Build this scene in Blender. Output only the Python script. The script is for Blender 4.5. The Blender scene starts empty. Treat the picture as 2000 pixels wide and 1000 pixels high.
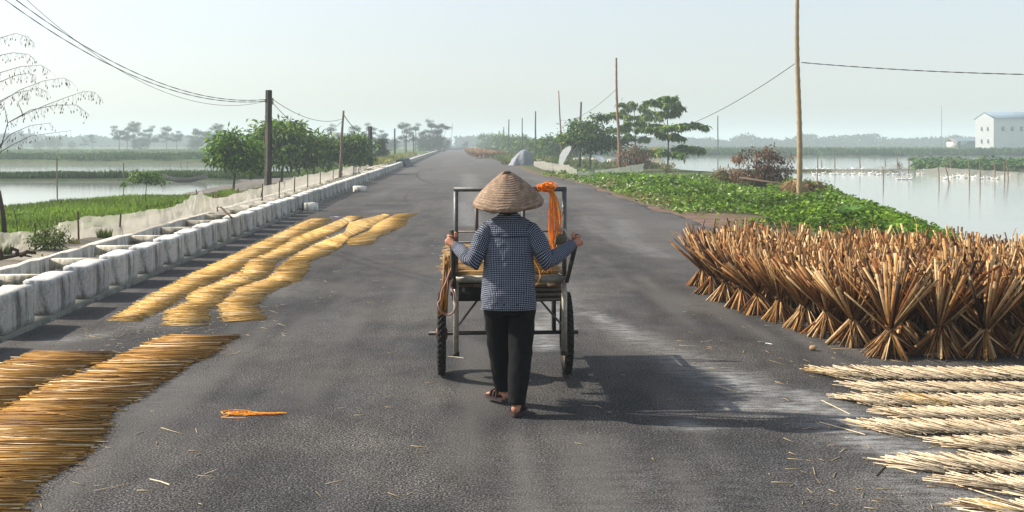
import bpy, math, random
import numpy as np
from mathutils import Vector, Matrix
rnd = random.Random(7)
RS = np.random.RandomState(11)
S = bpy.context.scene
COL = S.collection

# ------------------------------------------------------------------ camera, sky, sun, exposure
F, CX, HZ, H = 2300.0, 1000.0, 281.0, 1.79      # focal length in photo pixels, centre column, horizon row, eye height
cam = bpy.data.objects.new('camera', bpy.data.cameras.new('camera'))
COL.objects.link(cam)
cam.data.sensor_width = 36.0
cam.data.lens = 36.0 * F / 2000.0
cam.data.shift_y = (HZ - 500.0) / 2000.0
cam.data.clip_start = 0.1
cam.data.clip_end = 8000
cam.location = (0, 0, H)
cam.rotation_euler = (math.radians(90), 0, 0)
S.camera = cam

SUN = Vector((-2.0, 0.42, 1.50)).normalized()
elev = math.asin(SUN.z)
rot = math.atan2(SUN.x, SUN.y)
w = bpy.data.worlds.new('World')
S.world = w
w.use_nodes = True
nt = w.node_tree
nt.nodes.clear()
sky = nt.nodes.new('ShaderNodeTexSky')
sky.sky_type = 'NISHITA'
sky.sun_disc = False
sky.sun_elevation = elev
sky.sun_rotation = rot
sky.air_density = 1.0
sky.dust_density = 1.6
sky.ozone_density = 1.0
hsv = nt.nodes.new('ShaderNodeHueSaturation')
hsv.inputs['Saturation'].default_value = 0.50
bg = nt.nodes.new('ShaderNodeBackground')
bg.inputs['Strength'].default_value = 0.115
out = nt.nodes.new('ShaderNodeOutputWorld')
nt.links.new(sky.outputs[0], hsv.inputs['Color'])
nt.links.new(hsv.outputs[0], bg.inputs['Color'])
nt.links.new(bg.outputs[0], out.inputs['Surface'])

sl = bpy.data.lights.new('sun', 'SUN')
sl.energy = 5.0
sl.angle = math.radians(0.5)
sl.color = (1.0, 0.90, 0.76)
so = bpy.data.objects.new('sun', sl)
COL.objects.link(so)
so.rotation_euler = (-SUN).to_track_quat('-Z', 'Y').to_euler()

S.view_settings.view_transform = 'Standard'
S.view_settings.look = 'None'
S.view_settings.gamma = 1.0
S.view_settings.exposure = 0.66
try:
    S.cycles.volume_bounces = 1
    S.cycles.transparent_max_bounces = 16
except Exception:
    pass

# ------------------------------------------------------------------ placing helpers
YAW = -0.0465                                   # the road drifts left of the view axis


def G(x, y, z=0.0):
    D = F * (H - z) / (y - HZ)
    return Vector(((x - CX) / F * D, D, z))


def P(x, y, D):
    return Vector(((x - CX) / F * D, D, H - (y - HZ) / F * D))


def RV(v, D, z=0.0):
    return Vector((v + YAW * D, D, z))


def vnoise(x, y, seed=0):
    x = np.asarray(x, float); y = np.asarray(y, float)
    xi = np.floor(x).astype(np.int64); yi = np.floor(y).astype(np.int64)
    fx = x - xi; fy = y - yi
    fx = fx * fx * (3 - 2 * fx); fy = fy * fy * (3 - 2 * fy)

    def h(a, b):
        n = (a * 374761393 + b * 668265263 + seed * 982451653) & 0x7fffffff
        n = ((n ^ (n >> 13)) * 1274126177) & 0x7fffffff
        return ((n ^ (n >> 16)) & 0xffff) / 65535.0
    return (h(xi, yi) * (1 - fx) + h(xi + 1, yi) * fx) * (1 - fy) + (h(xi, yi + 1) * (1 - fx) + h(xi + 1, yi + 1) * fx) * fy


# ------------------------------------------------------------------ object helpers
def link(name, me, mat=None, parent=None, smooth=False):
    o = bpy.data.objects.new(name, me)
    COL.objects.link(o)
    if mat is not None:
        me.materials.append(mat)
    if parent is not None:
        o.parent = parent
    if smooth:
        me.polygons.foreach_set('use_smooth', [True] * len(me.polygons))
    return o


def tag(o, label=None, cat=None, group=None, kind=None):
    if label: o['label'] = label
    if cat: o['category'] = cat
    if group: o['group'] = group
    if kind: o['kind'] = kind
    return o


def empty(name, loc, rz=0.0, label=None, cat=None, group=None):
    o = bpy.data.objects.new(name, None)
    COL.objects.link(o)
    o.location = loc
    o.rotation_euler = (0, 0, rz)
    o.empty_display_size = 0.2
    return tag(o, label, cat, group)


def copy_tree(o, parent=None):
    c = o.copy()
    COL.objects.link(c)
    if parent is not None:
        c.parent = parent
    for ch in list(o.children):
        copy_tree(ch, c)
    return c


class MB:
    """collects shapes for ONE mesh; all vertices carry a colour"""

    def __init__(s):
        s.v = []; s.f = []; s.c = []; s.n = 0; s.uv = []; s.hasuv = False

    def add(s, verts, faces, col=(1, 1, 1), uv=None):
        verts = np.asarray(verts, float).reshape(-1, 3)
        col = np.asarray(col, float)
        if col.ndim == 1:
            col = np.tile(col[:3], (len(verts), 1))
        s.v.append(verts); s.c.append(col[:, :3])
        s.uv.append(np.zeros((len(verts), 2)) if uv is None else np.asarray(uv, float))
        if uv is not None: s.hasuv = True
        faces = np.asarray(faces, np.int64)
        s.f.append(faces + s.n)
        s.n += len(verts)

    def box(s, a, b, col=(1, 1, 1), rz=0.0, jit=0.0):
        x0, y0, z0 = a; x1, y1, z1 = b
        v = np.array([(x0, y0, z0), (x1, y0, z0), (x1, y1, z0), (x0, y1, z0), (x0, y0, z1), (x1, y0, z1), (x1, y1, z1), (x0, y1, z1)])
        if rz:
            c = v.mean(0); co, si = math.cos(rz), math.sin(rz)
            d = v - c
            v = np.stack([d[:, 0] * co - d[:, 1] * si, d[:, 0] * si + d[:, 1] * co, d[:, 2]], 1) + c
        s.add(v, [(0, 3, 2, 1), (4, 5, 6, 7), (0, 1, 5, 4), (1, 2, 6, 5), (2, 3, 7, 6), (3, 0, 4, 7)], col)

    def tube(s, pts, rad, n=8, col=(1, 1, 1), caps=True, squash=None):
        pts = [Vector(p) for p in pts]
        if not hasattr(rad, '__len__'): rad = [rad] * len(pts)
        V = []; prev = None
        for i, p in enumerate(pts):
            t = (pts[min(i + 1, len(pts) - 1)] - pts[max(i - 1, 0)])
            if t.length < 1e-9: t = Vector((0, 0, 1))
            t.normalize()
            if prev is None:
                a = t.cross(Vector((0, 0, 1)))
                if a.length < 0.05: a = t.cross(Vector((0, 1, 0)))
            else:
                a = prev - t * prev.dot(t)
                if a.length < 1e-4: a = t.cross(Vector((0, 1, 0.1)))
            a.normalize(); prev = a
            b = t.cross(a)
            for k in range(n):
                an = 2 * math.pi * k / n
                V.append(p + a * (math.cos(an) * rad[i]) + b * (math.sin(an) * rad[i] * (squash or 1)))
        m = len(pts)
        fs = [(i * n + k, i * n + (k + 1) % n, (i + 1) * n + (k + 1) % n, (i + 1) * n + k) for i in range(m - 1) for k in range(n)]
        base = len(V)
        if caps:
            V.append(pts[0]); V.append(pts[-1])
            fs += [(base, (k + 1) % n, k, k) for k in range(n)]
            fs += [(base + 1, (m - 1) * n + k, (m - 1) * n + (k + 1) % n, (m - 1) * n + (k + 1) % n) for k in range(n)]
        s.add([tuple(q) for q in V], fs, col)

    def ell(s, c, r, n=10, m=7, col=(1, 1, 1), noise=0.0, seed=0):
        V = []
        R = random.Random(seed)
        for i in range(m + 1):
            th = math.pi * i / m
            for k in range(n):
                ph = 2 * math.pi * k / n
                q = 1 + (R.random() - .5) * noise
                V.append((c[0] + r[0] * math.sin(th) * math.cos(ph) * q, c[1] + r[1] * math.sin(th) * math.sin(ph) * q, c[2] - r[2] * math.cos(th) * q))
        fs = [(i * n + k, i * n + (k + 1) % n, (i + 1) * n + (k + 1) % n, (i + 1) * n + k) for i in range(m) for k in range(n)]
        s.add(V, fs, col)

    def sticks(s, A, B, wd, th, col, up=None):
        """N flat rods from A to B (arrays)"""
        A = np.asarray(A, float); B = np.asarray(B, float); N = len(A)
        d = B - A; L = np.linalg.norm(d, axis=1, keepdims=True) + 1e-9; d = d / L
        u = np.tile(np.array([0, 0, 1.0]), (N, 1)) if up is None else np.asarray(up, float)
        sd = np.cross(d, u); nl = np.linalg.norm(sd, axis=1, keepdims=True)
        sd = np.where(nl < 1e-3, np.array([[1.0, 0, 0]]), sd / (nl + 1e-9))
        up2 = np.cross(sd, d)
        wd = np.broadcast_to(np.asarray(wd, float), (N,))[:, None] / 2
        th = np.broadcast_to(np.asarray(th, float), (N,))[:, None] / 2
        o = [A - sd * wd - up2 * th, A + sd * wd - up2 * th, A + sd * wd + up2 * th, A - sd * wd + up2 * th,
             B - sd * wd - up2 * th, B + sd * wd - up2 * th, B + sd * wd + up2 * th, B - sd * wd + up2 * th]
        V = np.stack(o, 1).reshape(-1, 3)
        base = np.array([(0, 1, 5, 4), (1, 2, 6, 5), (2, 3, 7, 6), (3, 0, 4, 7), (0, 3, 2, 1), (4, 5, 6, 7)])
        fs = (base[None] + (np.arange(N) * 8)[:, None, None]).reshape(-1, 4)
        col = np.asarray(col, float)
        if col.ndim == 1: col = np.tile(col, (N, 1))
        s.add(V, fs, np.repeat(col, 8, 0))

    def leaves(s, C, Dr, Nm, ln, wd, col):
        """N kite-shaped leaves: base at C, pointing along Dr, face normal near Nm"""
        C = np.asarray(C, float); N = len(C)
        Dr = np.asarray(Dr, float); Dr = Dr / (np.linalg.norm(Dr, axis=1, keepdims=True) + 1e-9)
        sd = np.cross(Dr, Nm); sd = sd / (np.linalg.norm(sd, axis=1, keepdims=True) + 1e-9)
        nn = np.cross(sd, Dr)
        ln = np.broadcast_to(np.asarray(ln, float), (N,))[:, None]; wd = np.broadcast_to(np.asarray(wd, float), (N,))[:, None] / 2
        V = np.stack([C, C + Dr * ln * .45 + sd * wd + nn * wd * .3, C + Dr * ln - nn * ln * .08, C + Dr * ln * .45 - sd * wd + nn * wd * .3], 1).reshape(-1, 3)
        fs = np.arange(N * 4).reshape(-1, 4)
        col = np.asarray(col, float)
        if col.ndim == 1: col = np.tile(col, (N, 1))
        s.add(V, fs, np.repeat(col, 4, 0))

    def mesh(s, name):
        V = np.concatenate(s.v); Cc = np.concatenate(s.c); Fq = np.concatenate(s.f)
        me = bpy.data.meshes.new(name)
        tri = Fq[:, 3] == Fq[:, 2]
        if tri.any():
            me.from_pydata(V.tolist(), [], [tuple(f[:3]) if t else tuple(f) for f, t in zip(Fq.tolist(), tri)])
        else:
            me.vertices.add(len(V)); me.vertices.foreach_set('co', V.ravel())
            me.loops.add(Fq.size); me.loops.foreach_set('vertex_index', Fq.ravel().astype(np.int32))
            me.polygons.add(len(Fq)); me.polygons.foreach_set('loop_start', (np.arange(len(Fq)) * 4).astype(np.int32))
            me.update(calc_edges=True)
        a = me.color_attributes.new('Col', 'FLOAT_COLOR', 'POINT')
        a.data.foreach_set('color', np.concatenate([Cc, np.ones((len(Cc), 1))], 1).ravel())
        if s.hasuv:
            U = np.concatenate(s.uv)
            ul = me.uv_layers.new(name='UVMap')
            li = np.zeros(len(me.loops), np.int32); me.loops.foreach_get('vertex_index', li)
            ul.data.foreach_set('uv', U[li].ravel())
        me.validate()
        return me

    def build(s, name, mat, parent=None, smooth=False):
        return link(name, s.mesh(name), mat, parent, smooth)


# ------------------------------------------------------------------ materials
def newmat(name):
    m = bpy.data.materials.new(name); m.use_nodes = True
    t = m.node_tree
    return m, t, t.nodes['Principled BSDF'], t.nodes['Material Output']


def N(t, typ, **kw):
    n = t.nodes.new(typ)
    for k, v in kw.items(): setattr(n, k, v)
    return n


def noise(t, scale, detail=4, rough=.6, vec=None, sc3=None):
    n = N(t, 'ShaderNodeTexNoise')
    n.inputs['Scale'].default_value = scale; n.inputs['Detail'].default_value = detail; n.inputs['Roughness'].default_value = rough
    if vec is None:
        tc = N(t, 'ShaderNodeTexCoord'); vec = tc.outputs['Object']
    if sc3:
        mp = N(t, 'ShaderNodeMapping'); mp.inputs['Scale'].default_value = sc3
        t.links.new(vec, mp.inputs[0]); vec = mp.outputs[0]
    t.links.new(vec, n.inputs['Vector'])
    return n.outputs['Fac']


def ramp(t, fac, stops):
    r = N(t, 'ShaderNodeValToRGB')
    e = r.color_ramp.elements
    while len(e) < len(stops): e.new(0.5)
    for i, (p, c) in enumerate(stops):
        e[i].position = p; e[i].color = (c[0], c[1], c[2], 1) if hasattr(c, '__len__') else (c, c, c, 1)
    t.links.new(fac, r.inputs[0])
    return r.outputs[0]


def mix(t, fac, a, b, mode='MIX'):
    m = N(t, 'ShaderNodeMix', data_type='RGBA', blend_type=mode)
    for inp, val in ((0, fac), (6, a), (7, b)):
        if isinstance(val, (int, float)): m.inputs[inp].default_value = val if inp == 0 else (val, val, val, 1)
        elif isinstance(val, tuple): m.inputs[inp].default_value = (val[0], val[1], val[2], 1)
        else: t.links.new(val, m.inputs[inp])
    return m.outputs[2]


def bump(t, b, h, strength=.3, dist=.01):
    n = N(t, 'ShaderNodeBump'); n.inputs['Strength'].default_value = strength; n.inputs['Distance'].default_value = dist
    t.links.new(h, n.inputs['Height']); t.links.new(n.outputs[0], b.inputs['Normal'])


def vcol(t):
    a = N(t, 'ShaderNodeVertexColor'); a.layer_name = 'Col'
    return a.outputs[0]


def attr_mat(name, rough=.7, nscale=30, namp=.35, bs=.3, bd=.004, transl=0.0, sc3=None, metal=0.0, spec=.15):
    m, t, b, o = newmat(name)
    b.inputs['Specular IOR Level'].default_value = spec
    f = noise(t, nscale, 4, .6, sc3=sc3)
    c = mix(t, 1.0, vcol(t), ramp(t, f, [(.25, 1 - namp), (.75, 1 + namp)]), 'MULTIPLY')
    t.links.new(c, b.inputs['Base Color'])
    b.inputs['Roughness'].default_value = rough
    b.inputs['Metallic'].default_value = metal
    if bs: bump(t, b, f, bs, bd)
    if transl:
        tr = N(t, 'ShaderNodeBsdfTranslucent'); t.links.new(c, tr.inputs['Color'])
        ms = N(t, 'ShaderNodeMixShader'); ms.inputs[0].default_value = transl
        t.links.new(b.outputs[0], ms.inputs[1]); t.links.new(tr.outputs[0], ms.inputs[2]); t.links.new(ms.outputs[0], o.inputs['Surface'])
    return m


M = {}
M['leaf'] = attr_mat('leaf', .5, 3, .3, 0, transl=.35)
M['farleaf'] = attr_mat('far_leaf', .8, .5, .3, 0, transl=.25)
M['bark'] = attr_mat('bark', .9, 18, .4, .6, .02, sc3=(1, 1, .3))
M['straw'] = attr_mat('straw', .45, 60, .25, .2, .002, transl=.12)
M['reed'] = attr_mat('reed_strip', .55, 25, .4, .3, .003, transl=.08)
M['paint'] = attr_mat('painted_metal', .5, 40, .35, .2, .002, metal=.35, spec=.5)
M['wood'] = attr_mat('weathered_wood', .85, 30, .35, .4, .004)
M['rubber'] = attr_mat('rubber', .75, 60, .25, .2, .002)
M['cord'] = attr_mat('plastic_cord', .35, 60, .2, 0, transl=.4)
M['skin'] = attr_mat('skin', .5, 25, .12, .15, .001)
M['hair'] = attr_mat('hair', .6, 80, .3, .3, .002)
M['cloth'] = attr_mat('cloth', .9, 14, .25, .5, .012)
M['plain'] = attr_mat('far_surface', .8, .6, .08, 0)
M['tarp'] = attr_mat('tarp', .5, 5, .15, .6, .05, transl=.25)


def concrete_mat():
    m, t, b, o = newmat('concrete')
    f1 = noise(t, 2.2, 6, .65); f2 = noise(t, 45, 4, .7); f3 = noise(t, 5, 5, .7, sc3=(1, 1, .15))
    c = ramp(t, f1, [(.3, (.32, .33, .32)), (.5, (.54, .55, .53)), (.72, (.70, .70, .66))])
    c = mix(t, ramp(t, f3, [(.46, 0.0), (.62, .85)]), c, (.07, .075, .065))
    c = mix(t, 1.0, c, ramp(t, f2, [(.3, .7), (.7, 1.25)]), 'MULTIPLY')
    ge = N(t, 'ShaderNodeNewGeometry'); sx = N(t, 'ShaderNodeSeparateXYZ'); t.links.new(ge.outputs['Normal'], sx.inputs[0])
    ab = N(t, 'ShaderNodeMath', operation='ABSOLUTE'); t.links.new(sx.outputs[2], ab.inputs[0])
    top = mix(t, 1.0, (.62, .61, .57), ramp(t, f2, [(.3, .75), (.7, 1.2)]), 'MULTIPLY')  # brighter colour for level faces, sunlight painted into the concrete
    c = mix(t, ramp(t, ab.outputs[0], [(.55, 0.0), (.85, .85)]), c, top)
    c = mix(t, 1.0, c, vcol(t), 'MULTIPLY')
    t.links.new(c, b.inputs['Base Color']); b.inputs['Roughness'].default_value = .95; b.inputs['Specular IOR Level'].default_value = .15
    bump(t, b, f2, .6, .012)
    return m


M['concrete'] = concrete_mat()


def asphalt_mat():
    m, t, b, o = newmat('asphalt')
    tc = N(t, 'ShaderNodeTexCoord'); ob = tc.outputs['Object']
    fine = noise(t, 80, 2, .8, ob)
    mid = noise(t, 17, 6, .85, ob)
    big = noise(t, .55, 5, .6, ob)
    trk = noise(t, .9, 4, .6, ob, (1.0, .06, 1))
    vor = N(t, 'ShaderNodeTexVoronoi'); vor.inputs['Scale'].default_value = 75; t.links.new(ob, vor.inputs['Vector'])
    c = ramp(t, mid, [(.34, (.012, .014, .018)), (.50, (.031, .032, .035)), (.64, (.076, .072, .070))])
    c = mix(t, .75, c, ramp(t, fine, [(.41, (.002, .003, .005)), (.5, (.026, .0265, .028)), (.59, (.20, .190, .182))]))
    c = mix(t, 1.0, c, ramp(t, vor.outputs['Distance'], [(.1, 1.22), (.55, .7)]), 'MULTIPLY')
    c = mix(t, 1.0, c, ramp(t, big, [(.36, (.68, .72, .78)), (.60, (1.30, 1.24, 1.17))]), 'MULTIPLY')
    c = mix(t, 1.0, c, ramp(t, trk, [(.35, .85), (.66, 1.5)]), 'MULTIPLY')
    a = N(t, 'ShaderNodeVertexColor'); a.layer_name = 'Col'
    sp = N(t, 'ShaderNodeSeparateColor'); t.links.new(a.outputs[0], sp.inputs[0])
    # dust (g) and chalky stains (r), broken up by noise
    st = noise(t, 9, 7, .72, ob, (.55, 1.6, 1))
    mm = N(t, 'ShaderNodeMath', operation='MULTIPLY'); t.links.new(sp.outputs[0], mm.inputs[0])
    t.links.new(ramp(t, st, [(.38, 0.0), (.62, 1.0)]), mm.inputs[1])
    bl = noise(t, 3.2, 5, .7, ob, (1, .5, 1)); c = mix(t, 1.0, c, ramp(t, bl, [(.36, .82), (.64, 1.3)]), 'MULTIPLY')
    c = mix(t, sp.outputs[1], c, (.122, .116, .111))
    c = mix(t, mm.outputs[0], c, (.36, .37, .37))
    t.links.new(c, b.inputs['Base Color']); b.inputs['Roughness'].default_value = .9; b.inputs['Specular IOR Level'].default_value = .2
    bump(t, b, fine, .9, .012)
    return m


M['asphalt'] = asphalt_mat()


def ground_mat():
    m, t, b, o = newmat('ground')
    f1 = noise(t, 1.3, 6, .7); f2 = noise(t, 25, 5, .75)
    c = mix(t, 1.0, vcol(t), ramp(t, f1, [(.3, .65), (.7, 1.35)]), 'MULTIPLY')
    c = mix(t, 1.0, c, ramp(t, f2, [(.3, .6), (.7, 1.4)]), 'MULTIPLY')
    t.links.new(c, b.inputs['Base Color']); b.inputs['Roughness'].default_value = .95; b.inputs['Specular IOR Level'].default_value = .15
    bump(t, b, f2, .8, .04)
    return m


M['ground'] = ground_mat()


def water_mat():
    m, t, b, o = newmat('water')
    b.inputs['Base Color'].default_value = (.27, .30, .28, 1)
    b.inputs['Roughness'].default_value = .07
    b.inputs['IOR'].default_value = 1.33
    b.inputs['Specular IOR Level'].default_value = .9
    f = noise(t, 1.6, 4, .6, sc3=(.5, 1.4, 1))
    bump(t, b, f, .16, .04)
    return m


M['water'] = water_mat()


def net_mat(name, col, alpha):
    m, t, b, o = newmat(name)
    f = noise(t, 2.5, 5, .7); g = noise(t, 140, 2, .6)
    c = mix(t, 1.0, ramp(t, f, [(.3, .82), (.7, 1.1)]), col, 'MULTIPLY')
    t.links.new(c, b.inputs['Base Color']); b.inputs['Roughness'].default_value = .7
    tr = N(t, 'ShaderNodeBsdfTranslucent'); t.links.new(c, tr.inputs['Color'])
    tp = N(t, 'ShaderNodeBsdfTransparent')
    m1 = N(t, 'ShaderNodeMixShader'); m1.inputs[0].default_value = .45
    t.links.new(b.outputs[0], m1.inputs[1]); t.links.new(tr.outputs[0], m1.inputs[2])
    m2 = N(t, 'ShaderNodeMixShader')
    t.links.new(ramp(t, g, [(.3, alpha - .12), (.7, min(1, alpha + .12))]), m2.inputs[0])
    t.links.new(tp.outputs[0], m2.inputs[1]); t.links.new(m1.outputs[0], m2.inputs[2]); t.links.new(m2.outputs[0], o.inputs['Surface'])
    return m


M['net'] = net_mat('white_netting', (.58, .56, .50), .66)
M['greynet'] = net_mat('grey_netting', (.33, .38, .34), .6)
M['thinnet'] = net_mat('thin_netting', (.55, .53, .48), .42)


def gingham_mat():
    m, t, b, o = newmat('gingham')
    uv = N(t, 'ShaderNodeUVMap'); uv.uv_map = 'UVMap'
    sp = N(t, 'ShaderNodeSeparateXYZ'); t.links.new(uv.outputs[0], sp.inputs[0])
    cm = []
    for k in (0, 1):
        d = N(t, 'ShaderNodeMath', operation='DIVIDE'); t.links.new(sp.outputs[k], d.inputs[0]); d.inputs[1].default_value = .0122
        fr = N(t, 'ShaderNodeMath', operation='FRACT'); t.links.new(d.outputs[0], fr.inputs[0])
        lt = N(t, 'ShaderNodeMath', operation='LESS_THAN'); t.links.new(fr.outputs[0], lt.inputs[0]); lt.inputs[1].default_value = .52
        cm.append(lt.outputs[0])
    mu = N(t, 'ShaderNodeMath', operation='MULTIPLY'); t.links.new(cm[0], mu.inputs[0]); t.links.new(cm[1], mu.inputs[1])
    ad = N(t, 'ShaderNodeMath', operation='ADD'); t.links.new(cm[0], ad.inputs[0]); t.links.new(cm[1], ad.inputs[1])
    cl = N(t, 'ShaderNodeClamp'); t.links.new(ad.outputs[0], cl.inputs[0])
    c = mix(t, cl.outputs[0], (.008, .010, .026), (.022, .030, .065))
    c = mix(t, mu.outputs[0], c, (.32, .35, .40))
    f = noise(t, 9, 3, .5)
    t.links.new(c, b.inputs['Base Color']); b.inputs['Roughness'].default_value = .9; b.inputs['Specular IOR Level'].default_value = .15
    bump(t, b, f, .9, .05)
    return m


M['gingham'] = gingham_mat()


def hat_mat():
    m, t, b, o = newmat('woven_palm')
    f = noise(t, 30, 5, .7); g = noise(t, 9, 4, .6)
    wv = N(t, 'ShaderNodeTexWave', wave_type='RINGS', rings_direction='Z')
    tc = N(t, 'ShaderNodeTexCoord'); t.links.new(tc.outputs['Object'], wv.inputs['Vector'])
    wv.inputs['Scale'].default_value = 24; wv.inputs['Distortion'].default_value = 1.5; wv.inputs['Detail'].default_value = 2
    c = ramp(t, f, [(.3, (.12, .075, .05)), (.55, (.27, .185, .125)), (.75, (.44, .33, .24))])
    c = mix(t, .2, c, ramp(t, wv.outputs['Fac'], [(.2, (.13, .08, .05)), (.8, (.36, .26, .18))]))
    c = mix(t, ramp(t, g, [(.55, 0.0), (.75, .6)]), c, (.10, .06, .035))
    t.links.new(c, b.inputs['Base Color']); b.inputs['Roughness'].default_value = .85
    bump(t, b, wv.outputs['Fac'], .5, .006)
    return m


M['hat'] = hat_mat()

# ------------------------------------------------------------------ the setting: ground, road, water
W_Z = -0.5


def vR(Y):
    return np.interp(Y, [-40, 16, 19, 21.5, 24, 26, 32, 42, 52, 60, 70, 100, 142, 4000], [8.3, 8.3, 7.6, 6.4, 5.75, 5.5, 5.5, 5.55, 5.75, 5.4, 4.7, 4.6, 4.15, 4.0])


land = [
    [(-17, -60), (-17.5, 40), (-16.5, 42.5), (-16, 46), (-14.3, 49), (-15.3, 60), (-15.9, 73), (-15.7, 82), (-17.8, 107), (-18.6, 142), (-21, 230), (-40, 400), (-160, 3400),
     (-120, 3400), (-6, 330), (2, 250), (5, 160), (8, 135), (10.5, 117), (14, 107), (16.1, 92), (16.6, 76), (15.7, 59), (13.6, 48), (12.6, 41.5), (10.5, 30), (9, 22), (8.6, 5), (8.6, -60)],
    [(-400, 70.5), (-40, 71), (-24, 72), (-14, 74), (-14, 80), (-24, 77), (-400, 76)],
    [(-3000, 139), (-14, 139), (-14, 3400), (-3000, 3400)],
    [(-10, 219), (3000, 219), (3000, 3400), (-10, 3400)],
    [(18, 96.2), (33, 95.8), (33.5, 97.6), (18, 97.8)],
    [(36.5, 100), (90, 99), (90, 112), (38, 112)],
]


def poly_sd(px, py, poly):
    pts = np.array(poly, float); n = len(pts)
    ins = np.zeros(px.shape, bool); d2 = np.full(px.shape, 1e18)
    for i in range(n):
        x0, y0 = pts[i]; x1, y1 = pts[(i + 1) % n]
        c = ((y0 > py) != (y1 > py)) & (px < (x1 - x0) * (py - y0) / ((y1 - y0) if y1 != y0 else 1e-9) + x0)
        ins ^= c
        ex, ey = x1 - x0, y1 - y0
        tt = np.clip(((px - x0) * ex + (py - y0) * ey) / (ex * ex + ey * ey), 0, 1)
        d2 = np.minimum(d2, (px - x0 - tt * ex) ** 2 + (py - y0 - tt * ey) ** 2)
    return np.where(ins, 1, -1) * np.sqrt(d2)


def land_sd(X, Y):
    d = np.full(np.shape(X), -1e9)
    for p in land: d = np.maximum(d, poly_sd(X, Y, p))
    return d + (vnoise(X * .8, Y * .8, 3) - .5) * .7


def ground_z(X, Y):
    X = np.asarray(X, float); Y = np.asarray(Y, float)
    d = land_sd(X, Y); v = X - YAW * Y
    z = W_Z + np.clip(d * .3, -.6, .47)
    z = z + np.where(d > 1, (vnoise(X * .5, Y * .5, 5) - .5) * .10, 0)
    low = np.clip((-8.2 - v) / 1.8, 0, 1) * (Y < 135) + np.clip((v - vR(Y) - 4.0) / 3, 0, 1) * np.clip((Y - 34) / 20, 0, 1) * (X > 2)
    z = z - np.clip(low, 0, 1) * np.where(z > -.38, (z + .38), 0) * .92
    # soil shelf beside the drain
    sh = np.clip((v + 8.0) / 1.3, 0, 1) * np.where(v < -5.3, 1, 0)
    z = np.where(v < -5.3, z + sh * (.24 - z) + (vnoise(X * 3, Y * 1.5, 8) - .5) * .05 * sh, z)
    z = np.where((v > -5.38) & (v < -3.5), -.42, z)
    r = vR(Y)
    z = np.where((v >= -3.5) & (v < r + .1), -.05, z)
    e = np.clip((v - r - .1) / 1.2, 0, 1)
    z = np.where((v >= r + .1), (-.05) * (1 - e) + z * e, z)
    far = np.clip((Y - 150) / 200, 0, 1)
    z = np.where((X < -14) & (Y > 139), z + far * .05, z)
    z = np.where((X > 14) & (Y > 219), z + np.clip((Y - 219) / 90, 0, 1) * .45, z)
    return z


def gz(x, y): return float(ground_z(np.array([x]), np.array([y]))[0])


vf = np.arange(-26, 20.01, .3)
g_ = 20 * 1.075 ** np.arange(1, 70)
vl = np.concatenate([-(6 + g_[::-1])[(6 + g_[::-1]) < 2600], vf, g_[g_ < 2600], [-5.43, -5.40, -5.36, -3.52, -3.48]])
vl = np.unique(np.round(vl, 3))
yl = np.concatenate([np.arange(-30, 4, 3.0), np.arange(4, 60, .35)])
yy = [60.0]
while yy[-1] < 2900: yy.append(yy[-1] * 1.012 + .05)
yl = np.concatenate([yl, yy])
VV, YY = np.meshgrid(vl, yl)
XX = VV + YAW * YY
ZZ = ground_z(XX, YY)
nv, ny = len(vl), len(yl)
n1 = vnoise(XX * .35, YY * .35, 21); n2 = vnoise(XX * 2.1, YY * 2.1, 22)
soil = np.array([.16, .125, .09]); green = np.array([.055, .085, .022]); sand = np.array([.30, .27, .22]); gravel = np.array([.17, .155, .14])
GC = np.zeros(XX.shape + (3,)) + green
m_ = np.clip(n1 * .6 + n2 * .5 - .25, 0, 1)[..., None]
GC = green * (1 - m_ * .5) + soil * m_ * .5
shelf = ((VV < -5.3) & (VV > -7.0))[..., None]
GC = np.where(shelf, sand * (1 - .3 * m_), GC)
GC = np.where(((YY > 69) & (YY < 80) & (XX < -16))[..., None], np.array([.03, .06, .015]), GC)
grv = ((VV < -8.5) & (YY > 49) & (YY < 95) & (XX > -17))[..., None]
GC = np.where(grv, gravel, GC)
dirt = np.exp(-(((XX - 5.0) / 1.6) ** 2 + ((YY - 28.5) / 3.2) ** 2))[..., None] + np.clip(1 - (VV - vR(YY)) / 1.0, 0, 1)[..., None] * (VV > 0)[..., None]
GC = GC * (1 - np.clip(dirt, 0, 1)) + np.array([.17, .115, .085]) * np.clip(dirt, 0, 1)
bed = (ZZ < -.5)[..., None]
GC = np.where(bed, np.array([.08, .07, .05]), GC)
GC = np.where(((YY > 139) & (XX < -14))[..., None] | ((YY > 219) & (XX > 3))[..., None], np.array([.075, .12, .035]) * (.7 + .6 * n1[..., None]), GC)
idx = np.arange(nv * ny).reshape(ny, nv)
gf = np.stack([idx[:-1, :-1], idx[:-1, 1:], idx[1:, 1:], idx[1:, :-1]], -1).reshape(-1, 4)
mb = MB(); mb.add(np.stack([XX, YY, ZZ], -1).reshape(-1, 3), gf, GC.reshape(-1, 3))
tag(mb.build('ground', M['ground'], smooth=True), kind='structure')

mb = MB()
mb.add([(-2600, -30, W_Z), (2500, -30, W_Z), (2500, 2900, W_Z), (-2600, 2900, W_Z)], [(0, 1, 2, 3)])
tag(mb.build('water', M['water']), kind='structure')

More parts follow.
